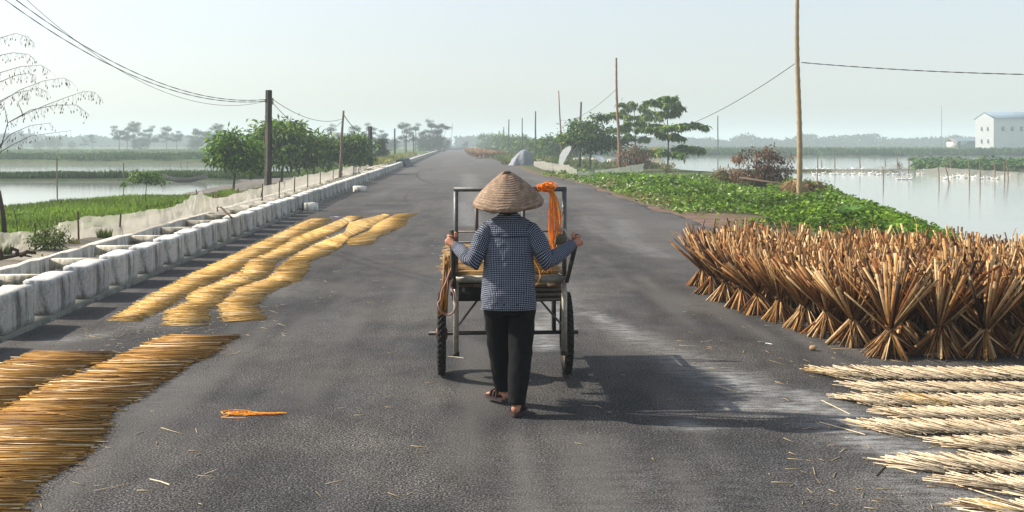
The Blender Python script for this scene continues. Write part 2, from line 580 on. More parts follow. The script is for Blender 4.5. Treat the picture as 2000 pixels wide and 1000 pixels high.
# road sheet
ry = np.concatenate([np.arange(-20, 4, 2.0), np.arange(4, 16, .1), np.arange(16, 60, .4)])
r2 = [60.0]
while r2[-1] < 2800: r2.append(r2[-1] * 1.02 + .2)
ry = np.concatenate([ry, r2]); nu = 90
tt = np.linspace(0, 1, nu)
RY = np.repeat(ry[:, None], nu, 1)
rEdge = vR(ry) + (vnoise(ry * 1.3, ry * 0 + 1, 9) - .5) * .35 * (ry > 17)
RVv = -4.095 + tt[None] * (rEdge[:, None] + 4.095)
RX = RVv + YAW * RY
RZ = np.zeros_like(RX); RZ[:, -1] = -.05


def seg_g(pts, wd):
    """soft brush along photo-measured points on the road"""
    a = np.zeros_like(RX)
    ps = [G(*p) for p in pts]
    if len(ps) == 1: ps = ps * 2
    for p, q in zip(ps[:-1], ps[1:]):
        ex, ey = q.x - p.x, q.y - p.y
        k = np.clip(((RX - p.x) * ex + (RY - p.y) * ey) / (ex * ex + ey * ey + 1e-9), 0, 1)
        d = np.hypot(RX - p.x - k * ex, (RY - p.y - k * ey))
        a = np.maximum(a, np.exp(-(d / wd) ** 2))
    return a


st = np.zeros_like(RX)
for pts, wd, amp in [([(1075, 575), (1090, 640)], .16, .8), ([(1150, 610), (1195, 632), (1250, 662)], .10, .9), ([(1060, 630), (1064, 680)], .14, .9),
                     ([(1420, 735), (1480, 765)], .22, .9), ([(1440, 790), (1600, 800)], .22, .8), ([(1560, 770), (1690, 830)], .16, .9), ([(1690, 860), (1800, 890)], .2, 1.0),
                     ([(1310, 700), (1420, 760)], .18, .5), ([(1200, 640), (1420, 735)], .25, .4), ([(1620, 830), (1700, 850)], .2, .7),
                     ([(1120, 600), (1060, 520)], .3, .35), ([(1330, 830), (1370, 835)], .12, .6), ([(905, 395), (920, 440)], .35, .55), ([(915, 340), (925, 395)], .5, .4),
                     ([(1215, 430), (1225, 470), (1290, 500)], .3, .35), ([(1800, 940), (1900, 985)], .3, .5), ([(120, 665), (190, 655)], .15, .5), ([(270, 640), (330, 610)], .1, .3)]:
    st = np.maximum(st, seg_g(pts, wd) * amp)
st = np.maximum(st, .22 * np.clip(vnoise(RX * 1.1, RY * .35, 31) * 2 - 1.1, 0, 1))
du = np.clip((RY - 10) / 90, 0, .75) * (.55 + .45 * vnoise(RX * .9, RY * .05, 33))
du = np.maximum(du, seg_g([(1150, 860), (1175, 1000)], .18) * .5)
du = np.maximum(du, np.exp(-((RVv - .1) / .8) ** 2) * .35 * (RY > 12))
du = np.maximum(du, np.exp(-((RVv - 4.3) / 1.0) ** 2) * .6 * (RY > 16))
du = np.maximum(du, np.clip(vnoise(RVv * 3.5, RY * .22, 35) * vnoise(RVv * 9, RY * .6, 36) * 2.6 - .85, 0, .5))
RC = np.stack([np.clip(st, 0, 1), np.clip(du, 0, 1), 0 * st], -1)
idx = np.arange(RX.size).reshape(RX.shape)
gf = np.stack([idx[:-1, :-1], idx[:-1, 1:], idx[1:, 1:], idx[1:, :-1]], -1).reshape(-1, 4)
mb = MB(); mb.add(np.stack([RX, RY, RZ], -1).reshape(-1, 3), gf, RC.reshape(-1, 3))
tag(mb.build('road', M['asphalt']), kind='structure')

# haze: one closed box round everything
hz = MB(); hz.box((-2650, -45, -2.2), (2650, 2950, 24))
hm = bpy.data.materials.new('haze'); hm.use_nodes = True
hm.node_tree.nodes.clear()
pv = hm.node_tree.nodes.new('ShaderNodeVolumePrincipled'); ho = hm.node_tree.nodes.new('ShaderNodeOutputMaterial')
pv.inputs['Color'].default_value = (.78, .92, 1.0, 1)
pv.inputs['Density'].default_value = 0.00115
pv.inputs['Anisotropy'].default_value = 0.1
hm.node_tree.links.new(pv.outputs[0], ho.inputs['Volume'])
tag(hz.build('haze', hm), kind='stuff')

# ------------------------------------------------------------------ concrete barrier and drain on the left
ORD = ['first', 'second', 'third', 'fourth', 'fifth', 'sixth', 'seventh', 'eighth', 'ninth', 'tenth', 'eleventh', 'twelfth', 'thirteenth', 'fourteenth']
ROADROT = math.atan(-YAW)
BP, BL = 1.285, .88


def block_mesh(seed):
    R = random.Random(seed)
    m = MB(); nx, nyy, nz = 4, 9, 6
    hx, hy, hh = .15, BL / 2, .37
    V = []; ids = {}
    def vert(i, j, k):
        if (i, j, k) in ids: return ids[(i, j, k)]
        x = (i / nx * 2 - 1) * hx; y = (j / nyy * 2 - 1) * hy; z = k / nz * hh
        e = (i in (0, nx)) + (j in (0, nyy)) + (k in (0, nz))
        if e >= 2:
            x *= .96 if i in (0, nx) else 1; y *= .99 if j in (0, nyy) else 1; z -= .012 if k == nz else 0
        x += (R.random() - .5) * .012; y += (R.random() - .5) * .01; z += (R.random() - .5) * .012 * (k > 0)
        ids[(i, j, k)] = len(V); V.append((x, y, z)); return ids[(i, j, k)]
    fs = []
    for j in range(nyy):
        for k in range(nz):
            fs.append((vert(0, j, k), vert(0, j, k + 1), vert(0, j + 1, k + 1), vert(0, j + 1, k)))
            fs.append((vert(nx, j, k), vert(nx, j + 1, k), vert(nx, j + 1, k + 1), vert(nx, j, k + 1)))
    for i in range(nx):
        for k in range(nz):
            fs.append((vert(i, 0, k), vert(i + 1, 0, k), vert(i + 1, 0, k + 1), vert(i, 0, k + 1)))
            fs.append((vert(i, nyy, k), vert(i, nyy, k + 1), vert(i + 1, nyy, k + 1), vert(i + 1, nyy, k)))
        for j in range(nyy):
            fs.append((vert(i, j, nz), vert(i + 1, j, nz), vert(i + 1, j + 1, nz), vert(i, j + 1, nz)))
            fs.append((vert(i, j, 0), vert(i, j + 1, 0), vert(i + 1, j + 1, 0), vert(i + 1, j, 0)))
    tint = .8 + .35 * R.random()
    V = np.array(V); c = np.ones((len(V), 3)) * tint * np.array([1, 1, R.uniform(.94, 1.04)])
    c[V[:, 2] > hh - .02] *= 1.25  # top vertices lightened so the blocks look sunlit from above
    m.add(V, fs, c)
    return m.mesh('concrete_block')


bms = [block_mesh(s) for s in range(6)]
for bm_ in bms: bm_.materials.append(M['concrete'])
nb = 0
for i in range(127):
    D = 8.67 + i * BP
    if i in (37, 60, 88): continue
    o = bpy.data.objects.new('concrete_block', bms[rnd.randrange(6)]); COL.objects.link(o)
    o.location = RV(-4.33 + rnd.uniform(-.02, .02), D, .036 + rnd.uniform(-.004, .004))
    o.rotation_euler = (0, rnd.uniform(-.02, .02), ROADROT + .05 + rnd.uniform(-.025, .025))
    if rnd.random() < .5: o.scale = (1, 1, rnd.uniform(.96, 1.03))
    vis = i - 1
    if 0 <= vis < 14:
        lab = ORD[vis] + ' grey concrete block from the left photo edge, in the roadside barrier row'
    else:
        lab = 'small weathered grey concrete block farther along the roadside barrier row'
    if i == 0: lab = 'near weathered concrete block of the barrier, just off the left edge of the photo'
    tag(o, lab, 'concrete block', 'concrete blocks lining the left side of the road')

dr = empty('concrete_drain', RV(-4.5, 5), 0, 'open concrete drain channel with cross beams behind the barrier blocks', 'drain')
def lane_box(m, v0, v1, z0, z1, D0, D1, n=60, col=(1, 1, 1), wob=.012):
    Ds = np.array([D0 * (D1 / D0) ** (k / n) for k in range(n + 1)]); V = []
    for D in Ds:
        jj = [rnd.uniform(-wob, wob) for _ in range(4)]
        for (v, z), q in zip(((v0, z0), (v1, z0), (v1, z1), (v0, z1)), jj): V.append((v + YAW * D + (q if z == z1 else 0), D, z + (q if z == z1 else 0)))
    fs = [(i * 4 + k, i * 4 + (k + 1) % 4, i * 4 + 4 + (k + 1) % 4, i * 4 + 4 + k) for i in range(n) for k in range(4)]
    fs += [(3, 2, 1, 0), (n * 4, n * 4 + 1, n * 4 + 2, n * 4 + 3)]
    m.add(np.array(V) - np.array(dr.location), fs, col)
m = MB(); lane_box(m, -4.56, -4.13, -.4, .028, 3, 400, 200, (.42, .42, .38), .006); m.build('plinth', M['concrete'], dr)
m = MB(); lane_box(m, -5.49, -5.34, -.4, .30, 3, 170, 160, (1.05, 1, .92), .02); m.build('outer_wall', M['concrete'], dr)
m = MB(); lane_box(m, -5.34, -4.56, -.39, -.25, 3, 170, 100, (.45, .42, .35)); m.build('channel_floor', M['concrete'], dr)
for i in range(40):
    D = 9.7 + i * 1.93
    m = MB(); c = RV(-4.95, D) - dr.location
    m.box((c.x - .385, c.y - .06, .15), (c.x + .385, c.y + .06, .285), (1.25, 1.15, 1.0), rz=ROADROT)
    m.build('cross_beam', M['concrete'], dr)
m = MB()
V = []
for D in np.linspace(173, 420, 30):
    for v, z in ((-4.48, 0.0), (-4.18, 0), (-4.18, .40), (-4.48, .40)): V.append((v + YAW * D, D, z))
m.add(V, [(i * 4 + k, i * 4 + (k + 1) % 4, i * 4 + 4 + (k + 1) % 4, i * 4 + 4 + k) for i in range(29) for k in range(4)] + [(3, 2, 1, 0)])
tag(m.build('low_wall', M['concrete']), 'long low concrete wall where the barrier row runs on toward the vanishing point', 'wall')
# dark tarp thrown over the barrier far along
m = MB(); c = RV(-4.2, 94)
V = []; fs = []
for i in range(9):
    for k, (dv, z) in enumerate([(-.45, .2), (-.38, .55), (-.1, .62), (.12, .58), (.25, .3), (.45, .02)]):
        V.append((c.x + dv + rnd.uniform(-.06, .06), c.y - 3 + i * .8, max(.01, z + rnd.uniform(-.05, .05))))
fs = [(i * 6 + k, i * 6 + k + 1, i * 6 + 7 + k, i * 6 + 6 + k) for i in range(8) for k in range(5)]
m.add(V, fs, (.02, .035, .05)); tag(m.build('tarp', M['tarp'], smooth=True), 'dark blue tarp slumped over the far part of the concrete barrier', 'tarp')
# a few loose concrete chunks lying by the barrier foot
for (px, py, s_, lab) in [(606, 412, .34, 'pale concrete chunk lying at the barrier foot beside the far straw rows'), (703, 375, .4, 'pale concrete chunk lying at the barrier foot far beyond the straw rows')]:
    m = MB(); c = G(px, py)
    m.box((c.x - s_ * .5, c.y - s_ * .6, .0), (c.x + s_ * .5, c.y + s_ * .6, .22), (1.5, 1.45, 1.4), rz=.4)
    tag(m.build('concrete_chunk', M['concrete']), lab, 'concrete chunk')

# ------------------------------------------------------------------ straw rows laid out to dry on the left
def zoomA(p): return (200 + p[0] / 3.125, 400 + p[1] / 3.125)
def zoomB(p): return (p[0] / 2.778, 640 + p[1] / 2.778)


def straw_row(name, L, R, dens, wd, label, cols, lift=.013, group='rows of golden straws drying on the left of the road', ext=.04):
    Lg = [G(*p) for p in L]; Rg = [G(*p) for p in R]
    seg = [((Lg[i + 1] + Rg[i + 1]) / 2 - (Lg[i] + Rg[i]) / 2).length for i in range(len(Lg) - 1)]
    A = []; B = []; C = []
    for i, s_ in enumerate(seg):
        n = int(s_ * dens)
        t = RS.rand(n)
        la = np.array(Lg[i]); lb = np.array(Lg[i + 1]); ra = np.array(Rg[i]); rb = np.array(Rg[i + 1])
        a = la + (lb - la) * t[:, None]; b = ra + (rb - ra) * t[:, None]
        d = b - a; ln = np.linalg.norm(d, axis=1, keepdims=True); d = d / ln
        a = a + d * RS.normal(.02, .028, (n, 1)) - d * ext * RS.rand(n, 1) ** 3; b = b + d * RS.normal(-.02, .028, (n, 1)) + d * ext * RS.rand(n, 1) ** 3
        sk = RS.normal(0, .024, n); wild = RS.rand(n) < .075; sk = np.where(wild, RS.normal(0, .085, n), sk)
        off = (RS.rand(n) - .5) * .05
        a[:, 1] += off - sk; b[:, 1] += off + sk
        # sheaf-like swelling along the row
        tl = (i + t)
        hgt = lift * (.45 + .55 * vnoise(tl * 2.2, tl * 0, 44))
        fr = (tl * 2.6) % 1.0; z = RS.rand(n) * hgt * (.5 + .6 * fr) + .004
        z = np.where(wild, hgt + .006, z)
        a[:, 2] = np.clip(z + RS.normal(0, .004, n), .003, 1); b[:, 2] = np.clip(z + RS.normal(0, .006, n), .003, 1)
        ca = np.array(cols[0]); cb = np.array(cols[1]); k = RS.rand(n, 1)
        patch = (.78 + .45 * vnoise(tl * 5, tl * 0 + 2, 55))[:, None]
        c = (ca * (1 - k) + cb * k) * patch
        c = np.where((RS.rand(n, 1) < .06), np.array(cols[2]), c)
        A.append(a); B.append(b); C.append(c)
    A = np.concatenate(A); B = np.concatenate(B); C = np.concatenate(C)
    org = A.mean(0); org[2] = 0
    m = MB(); m.sticks(A - org, B - org, RS.uniform(.6, 1.25, len(A)) * wd, wd * .5, C)
    o = m.build('straw_row', M['straw']); o.location = org
    tag(o, label, 'straw', group)
    return o


gold = [(.38, .20, .035), (.78, .54, .18), (.92, .80, .55)]
fgold = [(.17, .068, .010), (.62, .36, .085), (.92, .80, .55)]
LA = [(50, 710), (240, 590), (500, 450), (760, 330), (950, 240), (1140, 150), (1260, 95), (1300, 85)]
RA = [(230, 712), (430, 600), (700, 457), (935, 337), (1115, 247), (1290, 154), (1380, 98), (1392, 88)]
straw_row('a', [zoomA(p) for p in LA], [zoomA(p) for p in RA], 170, .008, 'golden straw row nearest the concrete barrier', gold)
LB = [(400, 742), (390, 650), (520, 600), (545, 540), (750, 460), (870, 400), (890, 350), (1060, 270), (1180, 200), (1340, 140), (1470, 85), (1500, 75)]
RB = [(625, 738), (640, 640), (730, 600), (745, 545), (930, 475), (1030, 410), (1055, 350), (1200, 280), (1310, 215), (1450, 155), (1500, 115), (1590, 75)]
straw_row('b', [zoomA(p) for p in LB], [zoomA(p) for p in RB], 170, .008, 'long golden straw row second out from the barrier, with a curved near end', gold)
LC = [(760, 718), (715, 620), (790, 555), (830, 510), (1030, 450), (1060, 410), (1100, 365), (1200, 300), (1310, 240), (1480, 170), (1510, 110), (1680, 70), (1720, 60)]
RC_ = [(985, 703), (930, 620), (1000, 545), (1080, 510), (1200, 460), (1250, 400), (1255, 350), (1380, 300), (1450, 260), (1510, 200), (1640, 140), (1700, 100), (1760, 62)]
straw_row('c', [zoomA(p) for p in LC], [zoomA(p) for p in RC_], 170, .008, 'long wavy golden straw row third out from the barrier', gold)
LD = [(1510, 248), (1500, 215), (1640, 160), (1660, 120), (1740, 85), (1800, 60)]
RD = [(1640, 243), (1680, 195), (1775, 160), (1840, 125), (1860, 85), (1925, 52)]
straw_row('d', [zoomA(p) for p in LD], [zoomA(p) for p in RD], 170, .008, 'short golden straw row farthest up the road and nearest its middle', gold)
L1 = [(180, 138), (50, 190), (-150, 270), (-250, 330), (-400, 400), (-500, 450), (-700, 560)]
R1 = [(620, 142), (540, 190), (350, 270), (200, 330), (100, 400), (0, 450), (-150, 560)]
straw_row('e', [zoomB(p) for p in L1], [zoomB(p) for p in R1], 260, .0085, 'foreground golden straw row cut by the left edge of the photo', fgold, .022)
L2 = [(920, 45), (800, 90), (690, 150), (560, 200), (490, 250), (300, 300), (210, 350), (120, 400), (20, 450), (-60, 500), (-130, 560), (-200, 620), (-300, 680), (-350, 740), (-400, 800), (-450, 870), (-500, 930), (-550, 1000), (-620, 1080)]
R2 = [(1290, 50), (1210, 90), (1150, 150), (1020, 200), (960, 250), (880, 300), (800, 350), (720, 400), (600, 450), (590, 500), (560, 560), (540, 620), (480, 680), (400, 740), (290, 800), (190, 870), (150, 930), (110, 1000), (30, 1080)]
straw_row('f', [zoomB(p) for p in L2], [zoomB(p) for p in R2], 290, .0085, 'broad foreground golden straw row running to the bottom left corner', fgold, .024)

# pale straw rows on the right
def pale_row(xt, y0, y1, label, seed):
    c0 = G(xt, (y0 + y1) / 2); far = F * H / (y0 - HZ); near = F * H / (y1 - HZ)
    wdt = far - near; x0 = c0.x; x1 = 5.6; L = x1 - x0
    n = int(L * 300)
    x = x0 + RS.rand(n) * L
    edge = np.clip((x - x0) / .35, 0, 1)
    half = wdt * .41 * (.7 + .3 * edge)
    yc = (far + near) / 2 + (vnoise(x * 2, x * 0 + seed, 61) - .5) * .07
    dx = RS.normal(.17, .06, n) * (1 + (1 - edge) * .2); dy = -half * RS.uniform(1.5, 2.1, n)
    dy = np.where(RS.rand(n) < .05, dy * .4, dy)
    off = RS.normal(0, .03, n) * wdt * (1 + 3 * (1 - edge))
    A = np.stack([x - dx / 2, yc - dy / 2 + off, RS.rand(n) * .03 + .004], 1)
    hp = .014 + .018 * vnoise(x * 3, x * 0 + 3, seed)
    B = np.stack([x + dx / 2, yc + dy / 2 + off, hp * RS.uniform(.35, 1.2, n) + .004], 1)
    k = RS.rand(n, 1)
    c = np.array([.30, .21, .11]) * (1 - k ** .6) + np.array([.84, .72, .53]) * k ** .6
    yel = (vnoise(x * 2.5, x * 0 + seed, 77) > .86)[:, None] & (RS.rand(n, 1) < .5)
    c = np.where(yel, np.array([.5, .33, .1]), c)
    c = np.where(RS.rand(n, 1) < .12, np.array([.10, .06, .03]), c)
    # stray straws at the tip
    org = np.array([x0, (far + near) / 2, 0])
    m = MB(); m.sticks(A - org, B - org, RS.uniform(.6, 1.2, n) * .0052, .0035, c)
    s = 9
    a = np.stack([x0 + RS.uniform(-.03, .3, s), (far + near) / 2 + RS.uniform(-.1, .2, s), np.full(s, .01)], 1)
    an = RS.uniform(-1.2, .1, s); b = a + np.stack([np.cos(an), np.sin(an), an * 0 + .02], 1) * RS.uniform(.3, .5, (s, 1))
    m.sticks(a - org, b - org, .006, .004, (.75, .62, .42))
    o = m.build('straw_row', M['straw']); o.location = org
    tag(o, label, 'straw', 'rows of pale straws drying at the lower right')


for k_, (xt, y0, y1, lab) in enumerate([
        (1580, 720, 748, 'pale straw row farthest back, just in front of the standing reed bundles'),
        (1650, 750, 773, 'pale straw row second from the reed bundles, with a yellowed patch'),
        (1632, 772, 799, 'pale straw row third from the reed bundles, with its tip bent low'),
        (1705, 797, 826, 'pale straw row fourth from the reed bundles'),
        (1672, 824, 857, 'pale straw row fifth from the reed bundles, its tip touching the shadow'),
        (1815, 858, 890, 'short pale straw row sixth from the reed bundles'),
        (1740, 893, 934, 'pale straw row with loose crossed straws at its tip'),
        (1840, 934, 972, 'pale straw row second from the bottom edge of the photo'),
        (1880, 978, 1022, 'pale straw row cut by the bottom right corner of the photo')]):
    pale_row(xt + 28, y0, y1, lab, 100 + k_)

# ------------------------------------------------------------------ standing reed bundles
def bundle_parts(seed, hgt=.77, n=66, lean=(0, 0)):
    R = np.random.RandomState(seed)
    zt = .25
    ph = R.rand(n) * 2 * math.pi
    rr = np.sqrt(R.rand(n))
    up = np.radians(5 + 43 * rr ** 1.2) + R.normal(0, .05, n)
    # clumps: strips stick together in a few directions
    ncl = 9; cph = R.rand(ncl) * 6.28; w_ = R.randint(0, ncl, n); ph = np.where(R.rand(n) < .62, cph[w_] + R.normal(0, .16, n), ph)
    topl = (hgt - zt) * R.uniform(.8, 1.1, n)
    T = np.stack([np.cos(ph) * rr * .035, np.sin(ph) * rr * .035, np.full(n, zt) + R.normal(0, .012, n)], 1)
    d = np.stack([np.cos(ph) * np.sin(up) + lean[0], np.sin(ph) * np.sin(up) + lean[1], np.cos(up)], 1)
    d /= np.linalg.norm(d, axis=1, keepdims=True)
    top = T + d * topl[:, None] / .92
    ph2 = ph + math.pi + R.normal(0, .8, n)
    r2 = .05 + .22 * rr * R.uniform(.7, 1.1, n)
    bot = np.stack([np.cos(ph2) * r2, np.sin(ph2) * r2, R.rand(n) * .012], 1)
    pal = np.array([(.21, .105, .035), (.35, .19, .070), (.10, .045, .018), (.60, .42, .22), (.23, .085, .025), (.03, .018, .011), (.40, .26, .13)])
    c = pal[R.choice(len(pal), n, p=[.24, .24, .15, .12, .12, .06, .07])] * R.uniform(.75, 1.2, (n, 1))
    nrm = np.stack([np.cos(ph + R.normal(0, .6, n)), np.sin(ph + R.normal(0, .6, n)), np.zeros(n)], 1)
    wd = R.uniform(.012, .030, n) * np.where(R.rand(n) < .1, 1.5, 1)
    m = MB(); m.sticks(T, top, wd, .004, c, up=nrm)
    bk = R.rand(n) < .08; e0 = top[bk]; dd = d[bk] + R.normal(0, .45, (bk.sum(), 3)); dd[:, 2] *= .6
    m.sticks(e0, e0 + dd * R.uniform(.04, .13, (bk.sum(), 1)), wd[bk] * .8, .003, c[bk], up=nrm[bk])
    # lower half starts a hair above the tie so no faces coincide
    m.sticks(bot, T + (T - bot) * .06, wd * .98, .0035, c * 1.12, up=nrm)
    me = m.mesh('reeds'); me.materials.append(M['reed'])
    tb = MB()
    tb.tube([(.045 * math.cos(a), .045 * math.sin(a), zt + .006 * math.sin(2 * a)) for a in np.linspace(0, 2 * math.pi, 13)], .007, 5, (.12, .07, .04), caps=False)
    tm = tb.mesh('tie'); tm.materials.append(M['cord'])
    return me, tm


BV = [bundle_parts(s) for s in range(8)]


def place_bundle(x, y, label, group, s=1.0, lean=0.0, leandir=0.0):
    me, tm = BV[rnd.randrange(8)]
    r = empty('reed_bundle', (x, y, 0), 0, label, 'reed bundle', group)
    ax = Vector((-math.sin(leandir), math.cos(leandir), 0))
    r.rotation_mode = 'QUATERNION'
    r.rotation_quaternion = Matrix.Rotation(lean, 4, ax).to_quaternion() @ Matrix.Rotation(rnd.random() * 6.28, 4, 'Z').to_quaternion()
    r.scale = (s, s, s)
    for nm, q in (('reeds', me), ('tie', tm)):
        o = bpy.data.objects.new(nm, q); COL.objects.link(o); o.parent = r
    return r


front = [(1376, 562), (1396, 578), (1420, 592), (1452, 606), (1486, 618), (1527, 632), (1572, 648), (1618, 662), (1668, 680), (1740, 704), (1833, 704), (1925, 706), (2010, 700), (2090, 700)]
fl = ['leftmost reed bundle at the tip of the field, fanning out over the road', 'second reed bundle from the left tip, along the near edge of the field', 'third reed bundle from the left tip, along the near edge',
      'fourth reed bundle from the left tip, along the near edge', 'fifth reed bundle from the left tip, pale splayed feet on the asphalt', 'sixth reed bundle from the left tip, pale splayed feet on the asphalt',
      'seventh reed bundle from the left tip along the near edge', 'eighth reed bundle from the left tip along the near edge', 'reed bundle just left of the three big foreground bundles',
      'big foreground reed bundle, leftmost of the three facing the pale straw rows', 'big foreground reed bundle, middle one of the three facing the pale straw rows', 'big foreground reed bundle, rightmost of the three facing the pale straw rows',
      'foreground reed bundle cut by the right edge of the photo', 'foreground reed bundle just outside the right edge of the photo']
placed = []
for i, (px, py) in enumerate(front):
    g = G(px, py)
    y = g.y + .2; x = g.x * (y / g.y)
    s = 1.0 if i >= 9 else .96
    ld = math.radians(200) if i < 9 else rnd.random() * 6.28
    place_bundle(x, y, fl[i], 'standing reed bundles on the right of the road', s, .14 if i < 6 else .05, ld)
    placed.append((x, y))
fx = [p[0] for p in placed]; fy = [p[1] for p in placed]
cnt = 0
yv = 9.9
row = 0
while yv < 14.95:
    xv = 1.9 + (row % 2) * .2
    while xv < 6.9:
        x = xv + rnd.uniform(-.08, .08); y = yv + rnd.uniform(-.08, .08)
        fe = np.interp(x, fx, fy)       # near edge of the field at this x
        backy = np.interp(x, [2.2, 3.0, 4.0, 5.0, 7.0], [14.9, 14.75, 14.1, 13.6, 13.0])
        if y > fe + .26 and y < backy and min((x - a) ** 2 + (y - b) ** 2 for a, b in placed) > .30 ** 2:
            place_bundle(x, y, 'dried brown reed bundle packed inside the standing field, behind its near edge', 'standing reed bundles on the right of the road', rnd.uniform(.93, 1.04), rnd.uniform(0, .1), rnd.random() * 6.28)
            placed.append((x, y)); cnt += 1
        xv += .40
    yv += .36; row += 1
print('bundles', cnt)
# far bundles up the road on its right side
cnt = 0
for r_ in range(10):
    for q in range(9):
        D = 146 + r_ * 14 + rnd.uniform(-3, 3); v = 3.9 - r_ * .18 - q * .45 + rnd.uniform(-.1, .1) + 2.2
        if v > 1.3 + r_ * .05:
            p = RV(v, D)
            place_bundle(p.x, p.y, 'tiny brown reed bundle standing far up the road on its right side', 'far reed bundles up the road', 1.15, .03, 0)
            cnt += 1
# ------------------------------------------------------------------ hand cart
CART = Vector((-.06, 9.13, 0))
cart = empty('hand_cart', CART, ROADROT, 'rusty two-wheeled hand cart with pipe frame, pushed up the road', 'cart')
STEEL = (.20, .185, .165); DARK = (.035, .033, .03); RUST = (.16, .075, .04)
m = MB()
PX, PY = .373, -1.03
for s_ in (-1, 1):
    m.tube([(s_ * PX, PY, .86), (s_ * PX, PY, 1.2), (s_ * PX, PY, 1.475)], .0165, 10, (.11, .115, .115))
m.tube([(-PX - .015, PY, 1.478), (PX + .015, PY, 1.478)], .0165, 10, (.06, .065, .07))
m.tube([(-PX, PY + .02, 1.185), (PX, PY + .02, 1.185)], .006, 6, RUST)
m.tube([(-PX, PY + .05, 1.11), (PX, PY + .05, 1.11)], .007, 6, DARK)
m.build('upright_frame', M['paint'], cart, True)
m = MB()
m.tube([(-PX, PY, .862), (PX, PY, .862)], .026, 10, (.22, .21, .18))
for s_ in (-1, 1):
    m.tube([(s_ * PX, PY, .86), (s_ * PX, 1.05, .84)], .022, 8, (.08, .075, .07))
m.tube([(-PX, 1.05, .84), (PX, 1.05, .84)], .022, 8, DARK)
m.build('bed_frame', M['paint'], cart, True)
for s_ in (-1, 1):
    m = MB(); m.tube([(s_ * PX, PY - .005, .86), (s_ * PX, PY - .005, .36)], .0195, 10, (.30, .28, .23))
    lg = m.build('leg', M['paint'], cart, True)
    m = MB(); m.tube([(s_ * PX, PY - .005, .362), (s_ * PX, PY - .005, .335)], .024, 10, (.04, .035, .03)); m.build('foot', M['rubber'], lg, True)
# slanted grips: left beside the upright, right flaring outward
m = MB(); m.tube([(-PX - .012, PY - .045, .80), (-PX - .022, PY - .05, 1.0), (-PX - .03, PY - .055, 1.20)], .0165, 10, (.05, .045, .04)); m.build('handle', M['wood'], cart, True)
m = MB(); m.tube([(PX + .01, PY - .045, .84), (PX + .05, PY - .05, 1.0), (PX + .088, PY - .055, 1.17)], .0165, 10, (.05, .045, .04)); m.build('handle', M['wood'], cart, True)
# bed: planks and cross rails
m = MB()
for k in range(7):
    x = -.36 + k * .103
    m.box((x, -.99, .795 + rnd.uniform(0, .008)), (x + .095, 1.03, .82), (.13, .09, .055))
m.build('bed_planks', M['wood'], cart)
for k in range(5):
    m = MB(); y = -.93 + k * .46
    m.box((-.40, y - .03, .70), (.40, y + .03, .792), (.06, .045, .035)); m.build('cross_rail', M['wood'], cart)
m = MB(); m.box((-.35, -.985, .705), (.02, -.965, .835), (.02, .02, .02)); m.build('end_board', M['wood'], cart)
for k in range(4):
    m = MB(); z = .71 + k * .033
    m.tube([(.03, -1.0 + k * .012, z), (.355, -1.0 + k * .012, z + .004)], .0125, 8, (.10, .085, .065)); m.build('pipe', M['paint'], cart, True)
for s_ in (-1, 1):
    m = MB(); m.tube([(s_ * .17, -.72, .74), (s_ * PX, PY + .015, .52)], .008, 6, (.12, .11, .10)); m.build('brace', M['paint'], cart, True)
    m = MB(); m.box((s_ * .385 - .012, -.07, .345), (s_ * .385 + .012, .07, .70), (.03, .03, .03)); m.box((s_ * .385 - .03, -.3, .655), (s_ * .385 + .03, .3, .695), (.03, .028, .026))
    m.build('axle_bracket', M['paint'], cart)
m = MB(); m.tube([(-.585, 0, .326), (.575, 0, .326)], .0155, 8, (.03, .026, .024)); m.build('axle', M['paint'], cart, True)
m = MB()
for s_ in (-1, 1): m.tube([(s_ * .2, .92, .82), (s_ * .2, .92, 1.31)], .017, 8, (.05, .04, .035))
m.tube([(-.215, .92, 1.315), (.215, .92, 1.315)], .017, 8, (.05, .04, .035)); m.build('front_rack', M['paint'], cart, True)


